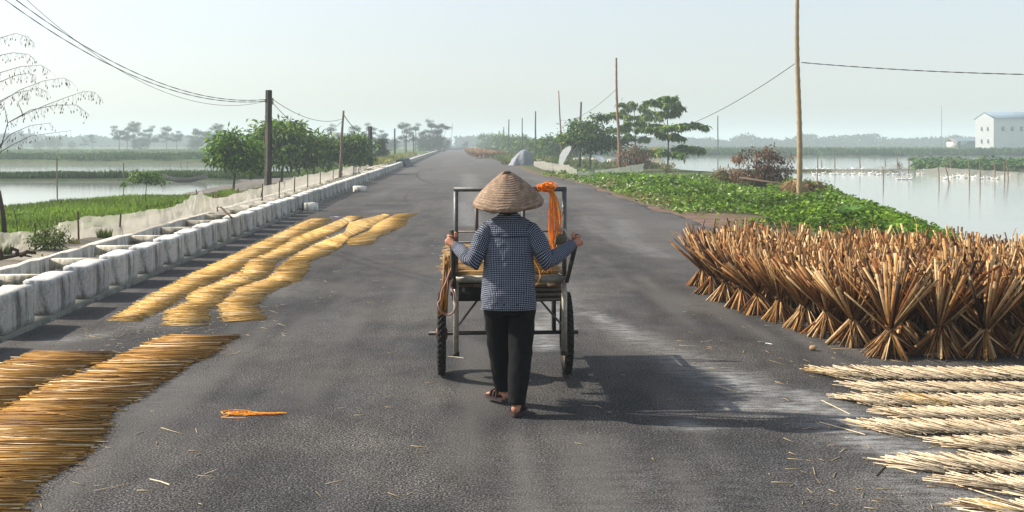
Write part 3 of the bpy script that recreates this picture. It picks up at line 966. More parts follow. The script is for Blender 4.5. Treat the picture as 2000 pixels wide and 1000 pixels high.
def wheel(xc):
    r = bpy.data.objects.new('wheel', None); COL.objects.link(r); r.parent = cart; r.location = (xc, 0, .323)
    R0 = .273; m = MB()
    n, k = 48, 10; V = []
    for i in range(n):
        a = 2 * math.pi * i / n
        for j in range(k):
            b = 2 * math.pi * j / k
            rr = R0 + .040 * math.cos(b)
            V.append((.033 * math.sin(b), rr * math.cos(a), rr * math.sin(a)))
    m.add(V, [(i * k + j, i * k + (j + 1) % k, ((i + 1) % n) * k + (j + 1) % k, ((i + 1) % n) * k + j) for i in range(n) for j in range(k)], (.022, .021, .020))
    for i in range(44):
        a = 2 * math.pi * i / 44
        for sx in (-.018, 0, .018):
            rr = R0 + (.040 if sx == 0 else .034)
            a2 = a + (.07 if sx == 0 else 0)
            c = Vector((sx, rr * math.cos(a2), rr * math.sin(a2))); t = Vector((0, -math.sin(a2), math.cos(a2))) * .011; nn = Vector((0, math.cos(a2), math.sin(a2))) * .007
            xx = Vector((.009, 0, 0))
            q = [c - xx - t - nn, c + xx - t - nn, c + xx + t - nn, c - xx + t - nn, c - xx - t + nn, c + xx - t + nn, c + xx + t + nn, c - xx + t + nn]
            m.add([tuple(p) for p in q], [(0, 3, 2, 1), (4, 5, 6, 7), (0, 1, 5, 4), (1, 2, 6, 5), (2, 3, 7, 6), (3, 0, 4, 7)], (.03, .028, .026))
    m.build('tyre', M['rubber'], r, False)
    m = MB()
    circ = [(0, .222 * math.cos(a), .222 * math.sin(a)) for a in np.linspace(0, 2 * math.pi, 41)]
    m.tube(circ, .020, 8, (.10, .06, .04), caps=False); m.build('rim', M['paint'], r, True)
    m = MB(); m.tube([(-.045, 0, 0), (-.035, 0, 0), (0, 0, 0), (.035, 0, 0), (.045, 0, 0)], [.03, .055, .04, .055, .03], 12, (.10, .045, .03)); m.build('hub', M['paint'], r, True)
    m = MB()
    for i in range(24):
        a = 2 * math.pi * i / 24; sx = .03 if i % 2 else -.03
        a2 = a + .35 * (1 if i % 4 < 2 else -1)
        m.tube([(sx, .05 * math.cos(a2), .05 * math.sin(a2)), (0, .215 * math.cos(a), .215 * math.sin(a))], .0022, 4, (.15, .12, .1))
    m.build('spokes', M['paint'], r)


wheel(-.484); wheel(.484)


def cart_pt(x, y, z):
    c, s = math.cos(ROADROT), math.sin(ROADROT)
    return Vector((CART.x + x * c - y * s, CART.y + x * s + y * c, z))


# load of reeds lying crosswise on the bed
n = 560
y = RS.uniform(-.86, .55, n); top = .83 + .19 * np.clip(1 - ((y + .2) / .9) ** 2, .2, 1)
z = .835 + RS.rand(n) * (top - .83)
A = np.stack([-.43 + RS.normal(0, .03, n), y + RS.normal(0, .02, n), z + RS.normal(.0, .015, n) - .02], 1)
B = np.stack([.36 + RS.normal(0, .03, n), y + RS.normal(0, .05, n), z + RS.normal(.0, .02, n)], 1)
k = RS.rand(n, 1)
m = MB(); m.sticks(A, B, RS.uniform(.006, .011, n), .004, np.array([.30, .17, .055]) * (1 - k) + np.array([.58, .40, .18]) * k)
ld = m.build('reed_bundle', M['straw']); ld.location = CART; ld.rotation_euler = (0, 0, ROADROT)
tag(ld, 'loose sheaf of golden reeds lying crosswise on the hand cart bed', 'reed bundle')
n = 170
a0 = np.stack([-.405 - RS.rand(n) * .05, RS.uniform(-.98, -.72, n), RS.uniform(.90, 1.0, n)], 1)
b0 = np.stack([-.435 - RS.rand(n) * .06, a0[:, 1] + RS.normal(0, .05, n), RS.uniform(.60, .72, n)], 1)
m = MB(); m.sticks(a0, b0, RS.uniform(.005, .009, n), .004, np.array([.24, .12, .03]) * RS.uniform(.4, 1.5, (n, 1)))
ld = m.build('reed_bundle', M['straw']); ld.location = CART; ld.rotation_euler = (0, 0, ROADROT)
tag(ld, 'small orange-brown reed bunch hanging down the left side of the hand cart', 'reed bundle')

# orange string bunch knotted on the top bar
OR1 = (1.0, .33, .02); OR2 = (1.0, .58, .08)
m = MB(); K = cart_pt(.275, PY - .01, 1.485)
for k in range(46):
    R = random.Random(900 + k)
    sx, sy = R.gauss(0, .018), R.gauss(0, .012); L = R.uniform(.30, .42); sw = R.uniform(.01, .04)
    pts = [K + Vector((sx * .3, sy * .3, 0))]
    for q in range(1, 8):
        t = q / 7
        pts.append(K + Vector((.012 + .6 * max(-.03, min(.03, sx)) * (0.4 + 2.0 * math.sin(t * 2.6)) + .02 * math.sin(t * 2.6), -.015 + sy * (0.4 + 1.2 * math.sin(t * 2.4)), -L * t)))
    m.tube(pts, .0022, 4, OR2 if R.random() < .6 else OR1, caps=False)
for k in range(26):
    R = random.Random(950 + k)
    a0 = R.random() * 6; r_ = R.uniform(.02, .036)
    c_ = K + Vector((R.gauss(-.02, .02), R.gauss(0, .008), R.gauss(.005, .008)))
    pts = [c_ + Vector((math.cos(a0 + t) * r_ * 1.2, math.sin(a0 * 2 + t) * .022, math.sin(a0 + t) * r_ * .75)) for t in np.linspace(0, 5.2, 9)]
    m.tube(pts, .0032, 4, OR1 if R.random() < .7 else OR2, caps=False)
for k in range(5):
    R = random.Random(990 + k)
    pts = [K + Vector((-.0 + .01 * k, -.02, -.30)), K + Vector((.02 + R.gauss(0, .01), -.03, -.42)), K + Vector((R.gauss(0, .02), -.03, -.52)), K + Vector((-.02 + R.gauss(0, .02), -.03, -.58))]
    m.tube(pts, .0022, 4, OR2, caps=False)
tag(m.build('string_bunch', M['cord']), 'bright orange plastic string bunch knotted on the cart top bar beside the hat', 'string')
m = MB(); k0 = cart_pt(.16, PY - .035, .99)
m.tube([k0, k0 + Vector((.035, 0, -.06)), k0 + Vector((.045, 0, -.11)), k0 + Vector((.02, 0, -.16)), k0 + Vector((-.02, .0, -.20))], .0035, 5, OR2)
tag(m.build('string', M['cord']), 'single orange string trailing from the cart rail beside the right hip', 'string')
# hose loop on the left
m = MB(); c = cart_pt(-.43, PY - .07, .76); pts = []
for t in np.linspace(0, 1, 25):
    a = -math.pi / 2 + (t - .5) * 2 * math.pi * .86
    pts.append(c + Vector((.066 * math.cos(a) * (1.0 if math.sin(a) < 0 else .7) , .01 * math.sin(3 * a), .105 * math.sin(a) - .03)))
pts = [cart_pt(-PX - .02, PY - .03, .97)] + pts + [cart_pt(-PX + .01, PY - .03, .95)]
m.tube(pts, .0065, 6, (.34, .19, .16))
tag(m.build('rope_loop', M['rubber'], smooth=True), 'dusty pink rope loop hanging from the left side of the cart', 'rope')
# grey rag and cord knotted on the right post
m = MB(); c = cart_pt(PX - .01, PY - .03, 1.17)
m.tube([c + Vector((-.045, 0, -.06)), c + Vector((-.05, 0, .0)), c + Vector((-.02, -.01, .04)), c + Vector((.01, -.01, .03)), c + Vector((.03, -.01, -.03)), c + Vector((.07, -.01, -.06))], .009, 6, (.45, .40, .38))
for q in range(5):
    m.tube([c + Vector((-.03 + q * .01, -.01, .0)), c + Vector((-.05 + q * .014, -.02, -.04)), c + Vector((-.055 + q * .015, -.015, -.085))], [.007, .012, .004], 5, (.17, .15, .10))
tag(m.build('rag', M['cloth'], smooth=True), 'grey rag and cord knotted on the right upright of the cart', 'rag')

# ------------------------------------------------------------------ the woman pushing the cart
PER = Vector((-.01, 7.85, 0))
person = empty('person', PER, 0, 'person in a conical hat, checked navy shirt and black trousers pushing the hand cart', 'person')


def L_(p): return Vector(p) - PER


hl = cart_pt(-PX - .026, PY - .052, 1.13)    # grip points
hr = cart_pt(PX + .078, PY - .053, 1.125)
SK = (.44, .215, .135)
b = MB()
# torso, neck, head
b.tube([L_((-.02, 7.82, .78)), L_((-.02, 7.83, .9)), L_((-.022, 7.85, 1.05)), L_((-.022, 7.88, 1.20)), L_((-.022, 7.885, 1.29))], [.115, .095, .095, .085, .05], 14, SK, squash=.75)
b.tube([L_((-.022, 7.88, 1.26)), L_((-.022, 7.895, 1.33)), L_((-.022, 7.91, 1.39))], [.055, .048, .05], 12, SK)
hc = L_((-.022, 7.925, 1.44))
b.ell(hc, (.074, .092, .108), 18, 14, SK)
b.ell(hc + Vector((0, .02, -.055)), (.052, .062, .055), 12, 10, SK)
b.tube([hc + Vector((0, .085, .012)), hc + Vector((0, .105, -.018)), hc + Vector((0, .098, -.03))], [.008, .015, .012], 8, SK)
for s_ in (-1, 1):
    b.ell(hc + Vector((s_ * .076, -.002, -.01)), (.010, .020, .032), 8, 6, SK)
    b.ell(hc + Vector((s_ * .03, .078, .008)), (.016, .012, .008), 8, 6, SK)
b.ell(hc + Vector((0, .083, -.055)), (.024, .014, .009), 8, 6, (.3, .1, .08))
# arms
shL, elL, wrL = L_((-.165, 7.86, 1.235)), L_((-.258, 7.79, 1.005)), hl - PER + Vector((.035, -.075, -.035))
shR, elR, wrR = L_((.125, 7.86, 1.235)), L_((.235, 7.79, 1.005)), hr - PER + Vector((-.04, -.07, -.025))
for sh, el, wr in ((shL, elL, wrL), (shR, elR, wrR)):
    b.tube([sh + Vector((0, 0, -.02)), sh.lerp(el, .5), el, el.lerp(wr, .45), wr], [.034, .040, .036, .034, .024], 10, SK)


def hand(g, wr, side):
    """palm, four fingers and a thumb closed round the grip; side=-1 left hand, +1 right hand"""
    g = g - PER
    pc = g + Vector((side * .018, -.030, -.004))
    b.tube([wr, wr.lerp(pc, .45), pc + Vector((0, -.002, 0)), pc + Vector((side * .006, .02, .004))], [.023, .030, .037, .026], 10, SK, squash=.78)
    for i, (dz, ln) in enumerate([(.031, 1.0), (.011, 1.1), (-.009, 1.03), (-.028, .85)]):
        pts = []; rad = []
        for t in np.linspace(0, 1, 7):
            a = math.radians(-100 + t * 265 * ln * .92)
            rr = .0275 + .004 * math.sin(t * math.pi * 2.0) ** 2
            pts.append(g + Vector((side * math.cos(a) * rr, math.sin(a) * rr, dz + .004 * math.sin(t * 3))))
            rad.append(.0105 * (1 - .28 * t))
        b.tube(pts, rad, 8, SK)
    pts = []
    for t in np.linspace(0, 1, 5):
        a = math.radians(-120 - t * 120); rr = .029
        pts.append(g + Vector((side * math.cos(a) * rr, math.sin(a) * rr, .022 + .034 * t)))
    b.tube(pts, [.014, .0125, .011, .010, .0085], 8, SK)


hand(hl, wrL, -1); hand(hr, wrR, 1)
# legs and feet; left foot forward
hpL, knL, anL = L_((-.105, 7.82, .80)), L_((-.088, 7.98, .43)), L_((-.058, 8.10, .095))
hpR, knR, anR = L_((.065, 7.82, .80)), L_((.058, 7.82, .43)), L_((.030, 7.735, .085))
for hp, kn, an in ((hpL, knL, anL), (hpR, knR, anR)):
    b.tube([hp, hp.lerp(kn, .5), kn, kn.lerp(an, .35), an], [.085, .07, .052, .048, .032], 12, SK)


def foot(an, dirv, lift, pitch):
    d = Vector(dirv).normalized(); s = Vector((d.y, -d.x, 0))
    heel = an + Vector((0, 0, 0)) - d * .03; heel.z = lift + .035
    b.tube([an + Vector((0, 0, .02)), an, heel + Vector((0, 0, .012))], [.032, .030, .030], 10, SK)
    b.ell(heel, (.031, .031, .030), 10, 8, SK)
    ball = heel + d * .14 + Vector((0, 0, -.010 - pitch))
    b.tube([heel + Vector((0, 0, .006)), heel + d * .07 + Vector((0, 0, .006 - pitch * .5)), ball], [.028, .031, .034], 10, SK, squash=.62)
    for i in range(5):
        o = (i - 2) * .0155
        b.tube([ball + s * o, ball + s * o * 1.1 + d * (.05 - abs(i - 1.6) * .006) + Vector((0, 0, -.006))], [.0105, .0085 if i else .0085], 7, SK)
    return heel, ball, d, s


fL = foot(anL, (-.62, .78, 0), .035, .0)
fR = foot(anR, (.18, .98, 0), .022, .0)
bm = b.mesh('body_raw')
tmp = bpy.data.objects.new('body_tmp', bm); COL.objects.link(tmp)
rm = tmp.modifiers.new('r', 'REMESH'); rm.mode = 'VOXEL'; rm.voxel_size = .0042; rm.use_smooth_shade = True
smo = tmp.modifiers.new('s', 'SMOOTH'); smo.factor = .5; smo.iterations = 2
dg = bpy.context.evaluated_depsgraph_get()
me = bpy.data.meshes.new_from_object(tmp.evaluated_get(dg))
bpy.data.objects.remove(tmp)
ca = me.color_attributes.get('Col')
if ca is None: ca = me.color_attributes.new('Col', 'FLOAT_COLOR', 'POINT')
ca.data.foreach_set('color', np.tile([SK[0], SK[1], SK[2], 1.0], len(ca.data)))
me.materials.clear()
me.name = 'body'
link('body', me, M['skin'], person, True)
# eyes
m = MB()
for s_ in (-1, 1): m.ell(hc + Vector((s_ * .03, .082, .008)), (.011, .009, .006), 8, 6, (.02, .015, .012))
m.build('eyes', M['rubber'], person, True)
# hair gathered at the nape
m = MB()
m.ell(hc + Vector((0, -.012, .012)), (.083, .094, .108), 16, 12, (.012, .010, .010), .05, 3)
m.ell(hc + Vector((0, -.07, -.06)), (.055, .04, .05), 12, 8, (.012, .010, .010), .1, 4)
m.tube([hc + Vector((0, -.055, -.04)), hc + Vector((0, -.05, -.10)), hc + Vector((0, -.048, -.14))], [.06, .058, .05], 12, (.012, .010, .010))
m.build('hair', M['hair'], person, True)

# shirt: lofts with cloth-space UVs
def loft(m, secs, n=48, wr=.004, seed=0, u0=0.0):
    """secs: (centre, axisA, axisB, ra, rb) ; uv in metres"""
    V = []; U = []; vacc = 0; prev = None
    for i, (c, A, B, ra, rb) in enumerate(secs):
        c = Vector(c)
        if prev is not None: vacc += (c - prev).length
        prev = c
        rm_ = (ra + rb) / 2 if i == 0 else rm_
        for k in range(n + 1):
            a = 2 * math.pi * k / n
            w_ = 1 + (vnoise(np.array([k * .35 + seed * 9]), np.array([i * .55]), seed)[0] - .5) * wr * 14
            p = c + Vector(A) * (math.cos(a) * ra * w_) + Vector(B) * (math.sin(a) * rb * w_)
            V.append(tuple(p)); U.append((u0 + a * RMEAN, vacc))
    fs = [(i * (n + 1) + k, i * (n + 1) + k + 1, (i + 1) * (n + 1) + k + 1, (i + 1) * (n + 1) + k) for i in range(len(secs) - 1) for k in range(n)]
    m.add(V, fs, (1, 1, 1), U)


def interp_secs(keys, sub=4):
    out = []
    for i in range(len(keys) - 1):
        for q in range(sub):
            t = q / sub; t2 = t * t * (3 - 2 * t) * .5 + t * .5
            a, b_ = keys[i], keys[i + 1]
            out.append(tuple(Vector(a[j]).lerp(Vector(b_[j]), t) if hasattr(a[j], '__len__') else a[j] + (b_[j] - a[j]) * t2 for j in range(5)))
    out.append(keys[-1])
    return out


X1, Y1 = Vector((1, 0, 0)), Vector((0, 1, 0))
sh = MB()
RMEAN = .17
# the torso tips slightly forward; y runs from hem to collar
tor = [((-.022, 7.80, .700), .184, .122), ((-.022, 7.805, .76), .183, .126), ((-.022, 7.815, .86), .176, .118), ((-.022, 7.83, .97), .170, .112), ((-.022, 7.845, 1.08), .168, .108),
       ((-.022, 7.86, 1.16), .170, .103), ((-.022, 7.87, 1.205), .178, .096), ((-.022, 7.873, 1.24), .182, .084), ((-.022, 7.876, 1.262), .165, .076), ((-.022, 7.88, 1.285), .125, .070), ((-.022, 7.885, 1.306), .084, .064), ((-.022, 7.888, 1.325), .062, .060), ((-.022, 7.892, 1.352), .062, .062), ((-.022, 7.892, 1.350), .054, .054)]
loft(sh, interp_secs([(L_(c), X1, Y1, a_, b_) for c, a_, b_ in tor], 4), 64, .0055, 2)


def sleeve(shd, el, wr, seed):
    keys = []
    pts = [shd + Vector((0, 0, .005)), shd.lerp(el, .35), shd.lerp(el, .7), el, el.lerp(wr, .3), el.lerp(wr, .65), wr, wr + (wr - el).normalized() * .012]
    rad = [.068, .064, .060, .057, .052, .046, .038, .036]
    inward = Vector((-.022 - PER.x, 0.03, shd.z - .01))
    pts[0] = shd + Vector((0, 0, -.022)); pts = [shd.lerp(inward, .30) - Vector((0, 0, .03))] + pts; rad = [.050] + rad; rad[1] = .060
    for i, p in enumerate(pts):
        t = (pts[min(i + 1, len(pts) - 1)] - pts[max(i - 1, 0)]).normalized()
        A = t.cross(Vector((0, 1, 0))).normalized(); B = t.cross(A)
        keys.append((p, A, B, rad[i], rad[i]))
    loft(sh, interp_secs(keys, 4), 32, .0075, seed)


RMEAN = .058
sleeve(shL, elL, wrL, 5); sleeve(shR, elR, wrR, 7)
so_ = sh.build('shirt', M['gingham'], person, True)
sd = so_.modifiers.new('thick', 'SOLIDIFY'); sd.thickness = .003
# yoke seam across the shoulders and placket-free back: stitched ridge
m = MB()
pts = []
for t in np.linspace(-1, 1, 15):
    pts.append(L_((-.022 + t * .150, 7.868 - math.sqrt(max(0, 1 - (t * .150 / .176) ** 2)) * .1055, 1.175 + .004 * t * t)))
m.tube(pts, .0022, 5, (.015, .018, .04)); m.build('yoke_seam', M['cloth'], so_)

# trousers
def trousers():
    m = MB()
    global RMEAN
    RMEAN = .1
    BK = (.006, .006, .007)
    loft(m, interp_secs([(L_((-.022, 7.81, .82)), X1, Y1, .165, .115), (L_((-.022, 7.81, .74)), X1, Y1, .172, .125), (L_((-.022, 7.815, .69)), X1, Y1, .168, .12), (L_((-.022, 7.82, .655)), X1, Y1, .145, .10)], 3), 40, .002, 3)
    def leg(hp, kn, an, rad, seed):
        pts = [hp + Vector((0, 0, -.02)), hp.lerp(kn, .28), hp.lerp(kn, .62), kn, kn.lerp(an, .35), kn.lerp(an, .7), an + Vector((0, 0, -.005))]
        keys = []
        for i, p in enumerate(pts):
            keys.append((p, Vector((1, 0, 0)), Vector((0, 1, -.15)).normalized(), rad[i], rad[i] * (1.15 if i > 2 else 1.08)))
        loft(m, interp_secs(keys, 5), 40, .011, seed)
    leg(hpL, knL, anL, [.091, .090, .082, .075, .070, .064, .058], 4)
    leg(hpR, knR, anR, [.093, .092, .084, .076, .070, .062, .055], 6)
    m.c = [np.tile(BK, (len(c), 1)) for c in m.c]
    o = m.build('trousers', M['cloth'], person, True)
    q = o.modifiers.new('thick', 'SOLIDIFY'); q.thickness = .003


trousers()


def sandal(ft):
    heel, ball, d, s = ft
    z = heel.z - .030
    m = MB(); out_ = []
    for t in np.linspace(0, 1, 14):
        wv = .036 + .014 * math.sin(t * math.pi * .9) if t > .15 else .036 * math.sqrt(t / .15) * .9 + .004
        if t > .85: wv *= math.sqrt(max(0.02, 1 - ((t - .85) / .15) ** 2))
        c = heel + d * (-.035 + t * .245); out_.append((c, wv))
    V = []
    for c, wv in out_:
        for sx in (-1, 1):
            for dz in (-.020, 0): V.append((c.x + s.x * wv * sx, c.y + s.y * wv * sx, z + dz + .004))
    fs = []
    for i in range(13):
        a = i * 4; e = a + 4
        fs += [(a + 1, a + 3, e + 3, e + 1), (a, e, e + 2, a + 2), (a, a + 1, e + 1, e), (a + 2, e + 2, e + 3, a + 3)]
    fs += [(0, 2, 3, 1), (52, 53, 55, 54)]
    m.add(V, fs, (.05, .035, .035))
    for k in (0, .035, .065):
        c = ball - d * (.015 + k)
        m.tube([c - s * .046 + Vector((0, 0, -.02)), c - s * .035 + Vector((0, 0, .018)), c + Vector((0, 0, .030)), c + s * .035 + Vector((0, 0, .018)), c + s * .046 + Vector((0, 0, -.02))], .008, 6, (.035, .02, .025))
    m.build('sandal', M['rubber'], person)


sandal(fL); sandal(fR)

# conical hat
m = MB(); V = []; nn = 56; prof = [(0.006, .208), (.024, .204), (.052, .186), (.095, .150), (.145, .106), (.19, .062), (.222, .024), (.238, -.006), (.236, -.014), (.22, -.004), (.13, .09), (.02, .18)]
for i, (r_, z_) in enumerate(prof):
    for k in range(nn):
        a = 2 * math.pi * k / nn
        j = 1 + (vnoise(np.array([k * .5]), np.array([i * .8]), 71)[0] - .5) * (.035 if 3 < i < 10 else .05 if i <= 2 else 0)
        zz = z_ + (vnoise(np.array([k * .42]), np.array([i * .4]), 72)[0] - .5) * .016 * (1 if i > 4 else .5)
        V.append((r_ * j * math.cos(a), r_ * j * math.sin(a), zz))
m.add(V, [(i * nn + k, i * nn + (k + 1) % nn, (i + 1) * nn + (k + 1) % nn, (i + 1) * nn + k) for i in range(len(prof) - 1) for k in range(nn)])
hat = m.build('conical_hat', M['hat'], person, True)
hat.location = L_((-.025, 7.90, 1.405)); hat.rotation_euler = (math.radians(13), math.radians(-3), 0)
m = MB(); m.tube([(.235 * math.cos(a) * 1.0, .235 * math.sin(a), -.006 + .004 * math.sin(5 * a)) for a in np.linspace(0, 2 * math.pi, 49)], .0042, 6, (.11, .06, .035), caps=False); m.build('rim', M['wood'], hat, True)
m = MB()
m.tube([(-.03, -.02, .19), (-.012, -.022, .206), (.01, -.02, .203), (.034, -.012, .186)], [.006, .012, .012, .006], 7, (.12, .07, .04)); m.build('crown_patch', M['wood'], hat, True)

# ------------------------------------------------------------------ litter on the road
c = G(490, 810); m = MB(); YO = (1.0, .55, .07)
for s_ in range(8):
    R = random.Random(60 + s_); pts = []; ph = R.random() * 6; A_ = R.uniform(.02, .075)
    for t in np.linspace(0, 1, 26):
        x = -.17 + .38 * t + .025 * math.sin(t * 11 + ph)
        pts.append((c.x + x, c.y + A_ * math.sin(t * 4.2 + ph) * (1.05 - t * .85) + R.gauss(0, .004), .006 + .007 * abs(math.sin(t * 7 + s_))))
    m.tube(pts, .0032, 5, YO if s_ % 3 else (1.0, .42, .05))
m.tube([(c.x - .17, c.y - .02, .006), (c.x - .21, c.y + .05, .01), (c.x - .14, c.y + .10, .012), (c.x - .02, c.y + .08, .008)], .0035, 5, YO)
m.tube([(c.x - .14, c.y - .03, .006), (c.x - .17, c.y - .10, .007), (c.x - .08, c.y - .12, .008), (c.x - .01, c.y - .11, .006)], .004, 5, (1.0, .62, .22))
tag(m.build('string', M['cord']), 'tangled yellow-orange string lying on the open asphalt left of the walker', 'string')


def loose(px0, py0, px1, py1, wd, col, label, name='straw'):
    a = G(px0, py0); b_ = G(px1, py1); m = MB(); mid = (a + b_) / 2 + Vector((0, .008, .004))
    m.tube([a + Vector((0, 0, .004)), mid, b_ + Vector((0, 0, .004))], wd, 5, col)
    tag(m.build(name, M['straw']), label, 'straw', 'loose straws on the asphalt')


for a in [(293, 937, 331, 948, .0035, (.8, .72, .5), 'single pale straw on the asphalt near the bottom left'),
          (875, 697, 905, 700, .003, (.7, .6, .45), 'single pale straw on the asphalt beside the left cart wheel'),
          (1710, 905, 1790, 925, .003, (.75, .62, .4), 'long pale straw straying from the pale rows at the lower right'),
          (1712, 930, 1738, 905, .0035, (.07, .05, .03), 'single dark straw by the tip of the pale rows'),
          (620, 455, 655, 471, .004, (.85, .7, .4), 'pale straw sticking out of the third golden row'),
          (1605, 783, 1660, 810, .003, (.75, .62, .4), 'thin pale straw across the white stain'),
          (1600, 825, 1690, 850, .003, (.75, .62, .4), 'long thin straw lying in the long shadow of the walker'),
          (1495, 671, 1508, 673, .004, (.85, .8, .7), 'short pale straw in front of the reed bundles')]:
    loose(*a)
m = MB(); c = G(1588, 685); m.ell((0, 0, .025), (.035, .03, .025), 8, 6, (.4, .27, .15), .3, 5); o = m.build('stone', M['wood'], smooth=True); o.location = c
tag(o, 'small brown stone on the asphalt in front of the reed bundles', 'stone')
m = MB(); c = G(455, 535)
m.tube([c + Vector((.09 * math.cos(t) * 1.4, .12 * math.sin(t), .012)) for t in np.linspace(0, 5.5, 14)], .008, 5, (.55, .25, .22))
tag(m.build('string', M['cord']), 'pink string loop between the first and second golden straw rows', 'string')
m = MB(); c = G(658, 426)
m.tube([c + Vector((-.16, 0, .02)), c + Vector((-.05, .05, .03)), c + Vector((.06, -.04, .02)), c + Vector((.18, .02, .02))], [.02, .035, .03, .01], 6, (.55, .45, .6), squash=.5)
tag(m.build('plastic_scrap', M['cord']), 'pale lilac plastic scrap at the far end of the golden straw rows', 'litter')

rs = np.random.RandomState(321); A = []; B = []
for (x0, y0, x1, y1, nn_) in [(0, 640, 460, 700, 90), (150, 600, 560, 660, 120), (380, 420, 760, 600, 160), (60, 800, 420, 1000, 30), (1500, 700, 1990, 1000, 110), (1100, 620, 1700, 900, 25), (1340, 560, 1750, 730, 110), (560, 600, 900, 990, 14), (700, 410, 860, 500, 40)]:
    for _ in range(nn_):
        p = G(rs.uniform(x0, x1), rs.uniform(y0, y1)); a = rs.rand() * 6.28; L = rs.uniform(.02, .12) * (1.0 if rs.rand() < .9 else 2.5)
        if p.x - YAW * p.y < -3.6: continue
        A.append((p.x, p.y, .004)); B.append((p.x + math.cos(a) * L, p.y + math.sin(a) * L, rs.uniform(.004, .009)))
m = MB(); m.sticks(np.array(A), np.array(B), rs.uniform(.002, .0045, len(A)), .002, np.array([.6, .47, .27]) * rs.uniform(.35, 1.2, (len(A), 1)))
tag(m.build('straw_litter', M['straw']), 'short broken straw bits scattered over the asphalt around the drying rows', 'straw', kind='stuff')

# ------------------------------------------------------------------ net fences
def fence(name, bots, tops, stakes, mat, label, stake_col=(.10, .07, .045), wob=.045, sub=8, rows=6, stake_r=.018):
    """bots/tops: world points along the fence; stakes: list of (bottom, top)"""
    r = empty(name, bots[0], 0, label, 'fence')
    o = Vector(bots[0]); V = []; nP = (len(bots) - 1) * sub + 1
    for i in range(nP):
        k = min(i // sub, len(bots) - 2); t = i / sub - k
        sag = math.sin(t * math.pi) * .07
        a = Vector(bots[k]).lerp(Vector(bots[k + 1]), t); b_ = Vector(tops[k]).lerp(Vector(tops[k + 1]), t)
        b_ = b_ - (b_ - a) * sag
        for j in range(rows):
            q = a.lerp(b_, j / (rows - 1)) + Vector((rnd.uniform(-wob, wob), rnd.uniform(-wob, wob), rnd.uniform(-wob, wob) * .4 if j else 0)) - o
            V.append(tuple(q))
    m = MB(); m.add(V, [(i * rows + j, i * rows + j + 1, (i + 1) * rows + j + 1, (i + 1) * rows + j) for i in range(nP - 1) for j in range(rows - 1)])
    m.build('netting', mat, r, True)
    for a, b_ in stakes:
        a = Vector(a) - o; b_ = Vector(b_) - o
        m = MB(); m.tube([a - Vector((0, 0, .15)), a.lerp(b_, .5) + Vector((rnd.uniform(-.01, .01), 0, 0)), b_], [stake_r, stake_r * .9, stake_r * .8], 6, stake_col)
        m.build('stake', M['wood'], r)
    return r


ZS = .22
# left net: photo rows for its foot and its upper edge
LB_ = [(-60, 512, 465), (0, 500, 452), (40, 495, 450), (80, 488, 450), (125, 478, 432), (175, 468, 421), (240, 462, 417), (290, 452, 408), (345, 440, 400), (372, 433, 380), (395, 427, 374), (420, 422, 386), (455, 414, 378), (490, 405, 368), (510, 400, 366)]
bt = []; tp = []
for x, yb, yt in LB_:
    a = G(x, yb, ZS); a.z = ZS - .05; bt.append(a); q = P(x, yt, a.y + .12); tp.append(q)
stk = []
for x, yb, xt_, yt in [(70, 492, 68, 435), (154, 474, 152, 413), (233, 462, 236, 417), (290, 446, 287, 400), (338, 432, 332, 399), (427, 408, 415, 375), (388, 400, 383, 370), (463, 398, 465, 368)]:
    a = G(x, yb, ZS); stk.append((a, P(xt_, yt, a.y)))
fence('net_fence', bt, tp, stk, M['net'], 'sagging white net fence with thin stakes beside the drain, near stretch on the left')
bt = []; tp = []; stk = []
for x, yb, yt in [(512, 397, 362), (545, 388, 356), (575, 378, 345), (600, 369, 340), (625, 361, 336), (650, 353, 332), (668, 347, 326), (690, 342, 324), (700, 338, 326)]:
    a = G(x, yb, ZS); a.z = ZS - .05; bt.append(a); tp.append(P(x, yt, a.y + .12)); stk.append((a, P(x + 1, yt - 3, a.y)))
fence('net_fence', bt, tp, stk, M['net'], 'white net fence stretch beyond the tall concrete utility post on the left', stake_r=.02)
# right: pale low net by the road and grey net behind the creepers
bt = []; tp = []
for x, yb, yt in [(1043, 324, 315), (1060, 331, 314), (1080, 334, 318), (1098, 337, 320), (1112, 343, 322), (1128, 346, 332)]:
    a = G(x, yb); bt.append(a); tp.append(P(x, yt, a.y))
fence('net_fence', bt, tp, [(bt[2], tp[2]), (bt[5], tp[5] + Vector((0, 0, .2)))], M['net'], 'low white sheet fence at the right road edge beside the covered heap')
bt = []; tp = []
for x, yb, yt in [(1129, 348, 334), (1160, 349, 332), (1200, 346, 328), (1232, 340, 322), (1260, 334, 318)]:
    a = G(x, yb); bt.append(a); tp.append(P(x, yt, a.y))
fence('net_fence', bt, tp, [(bt[1], tp[1]), (bt[3], tp[3])], M['greynet'], 'grey-green net fence behind the creepers, left of the tall bamboo post')
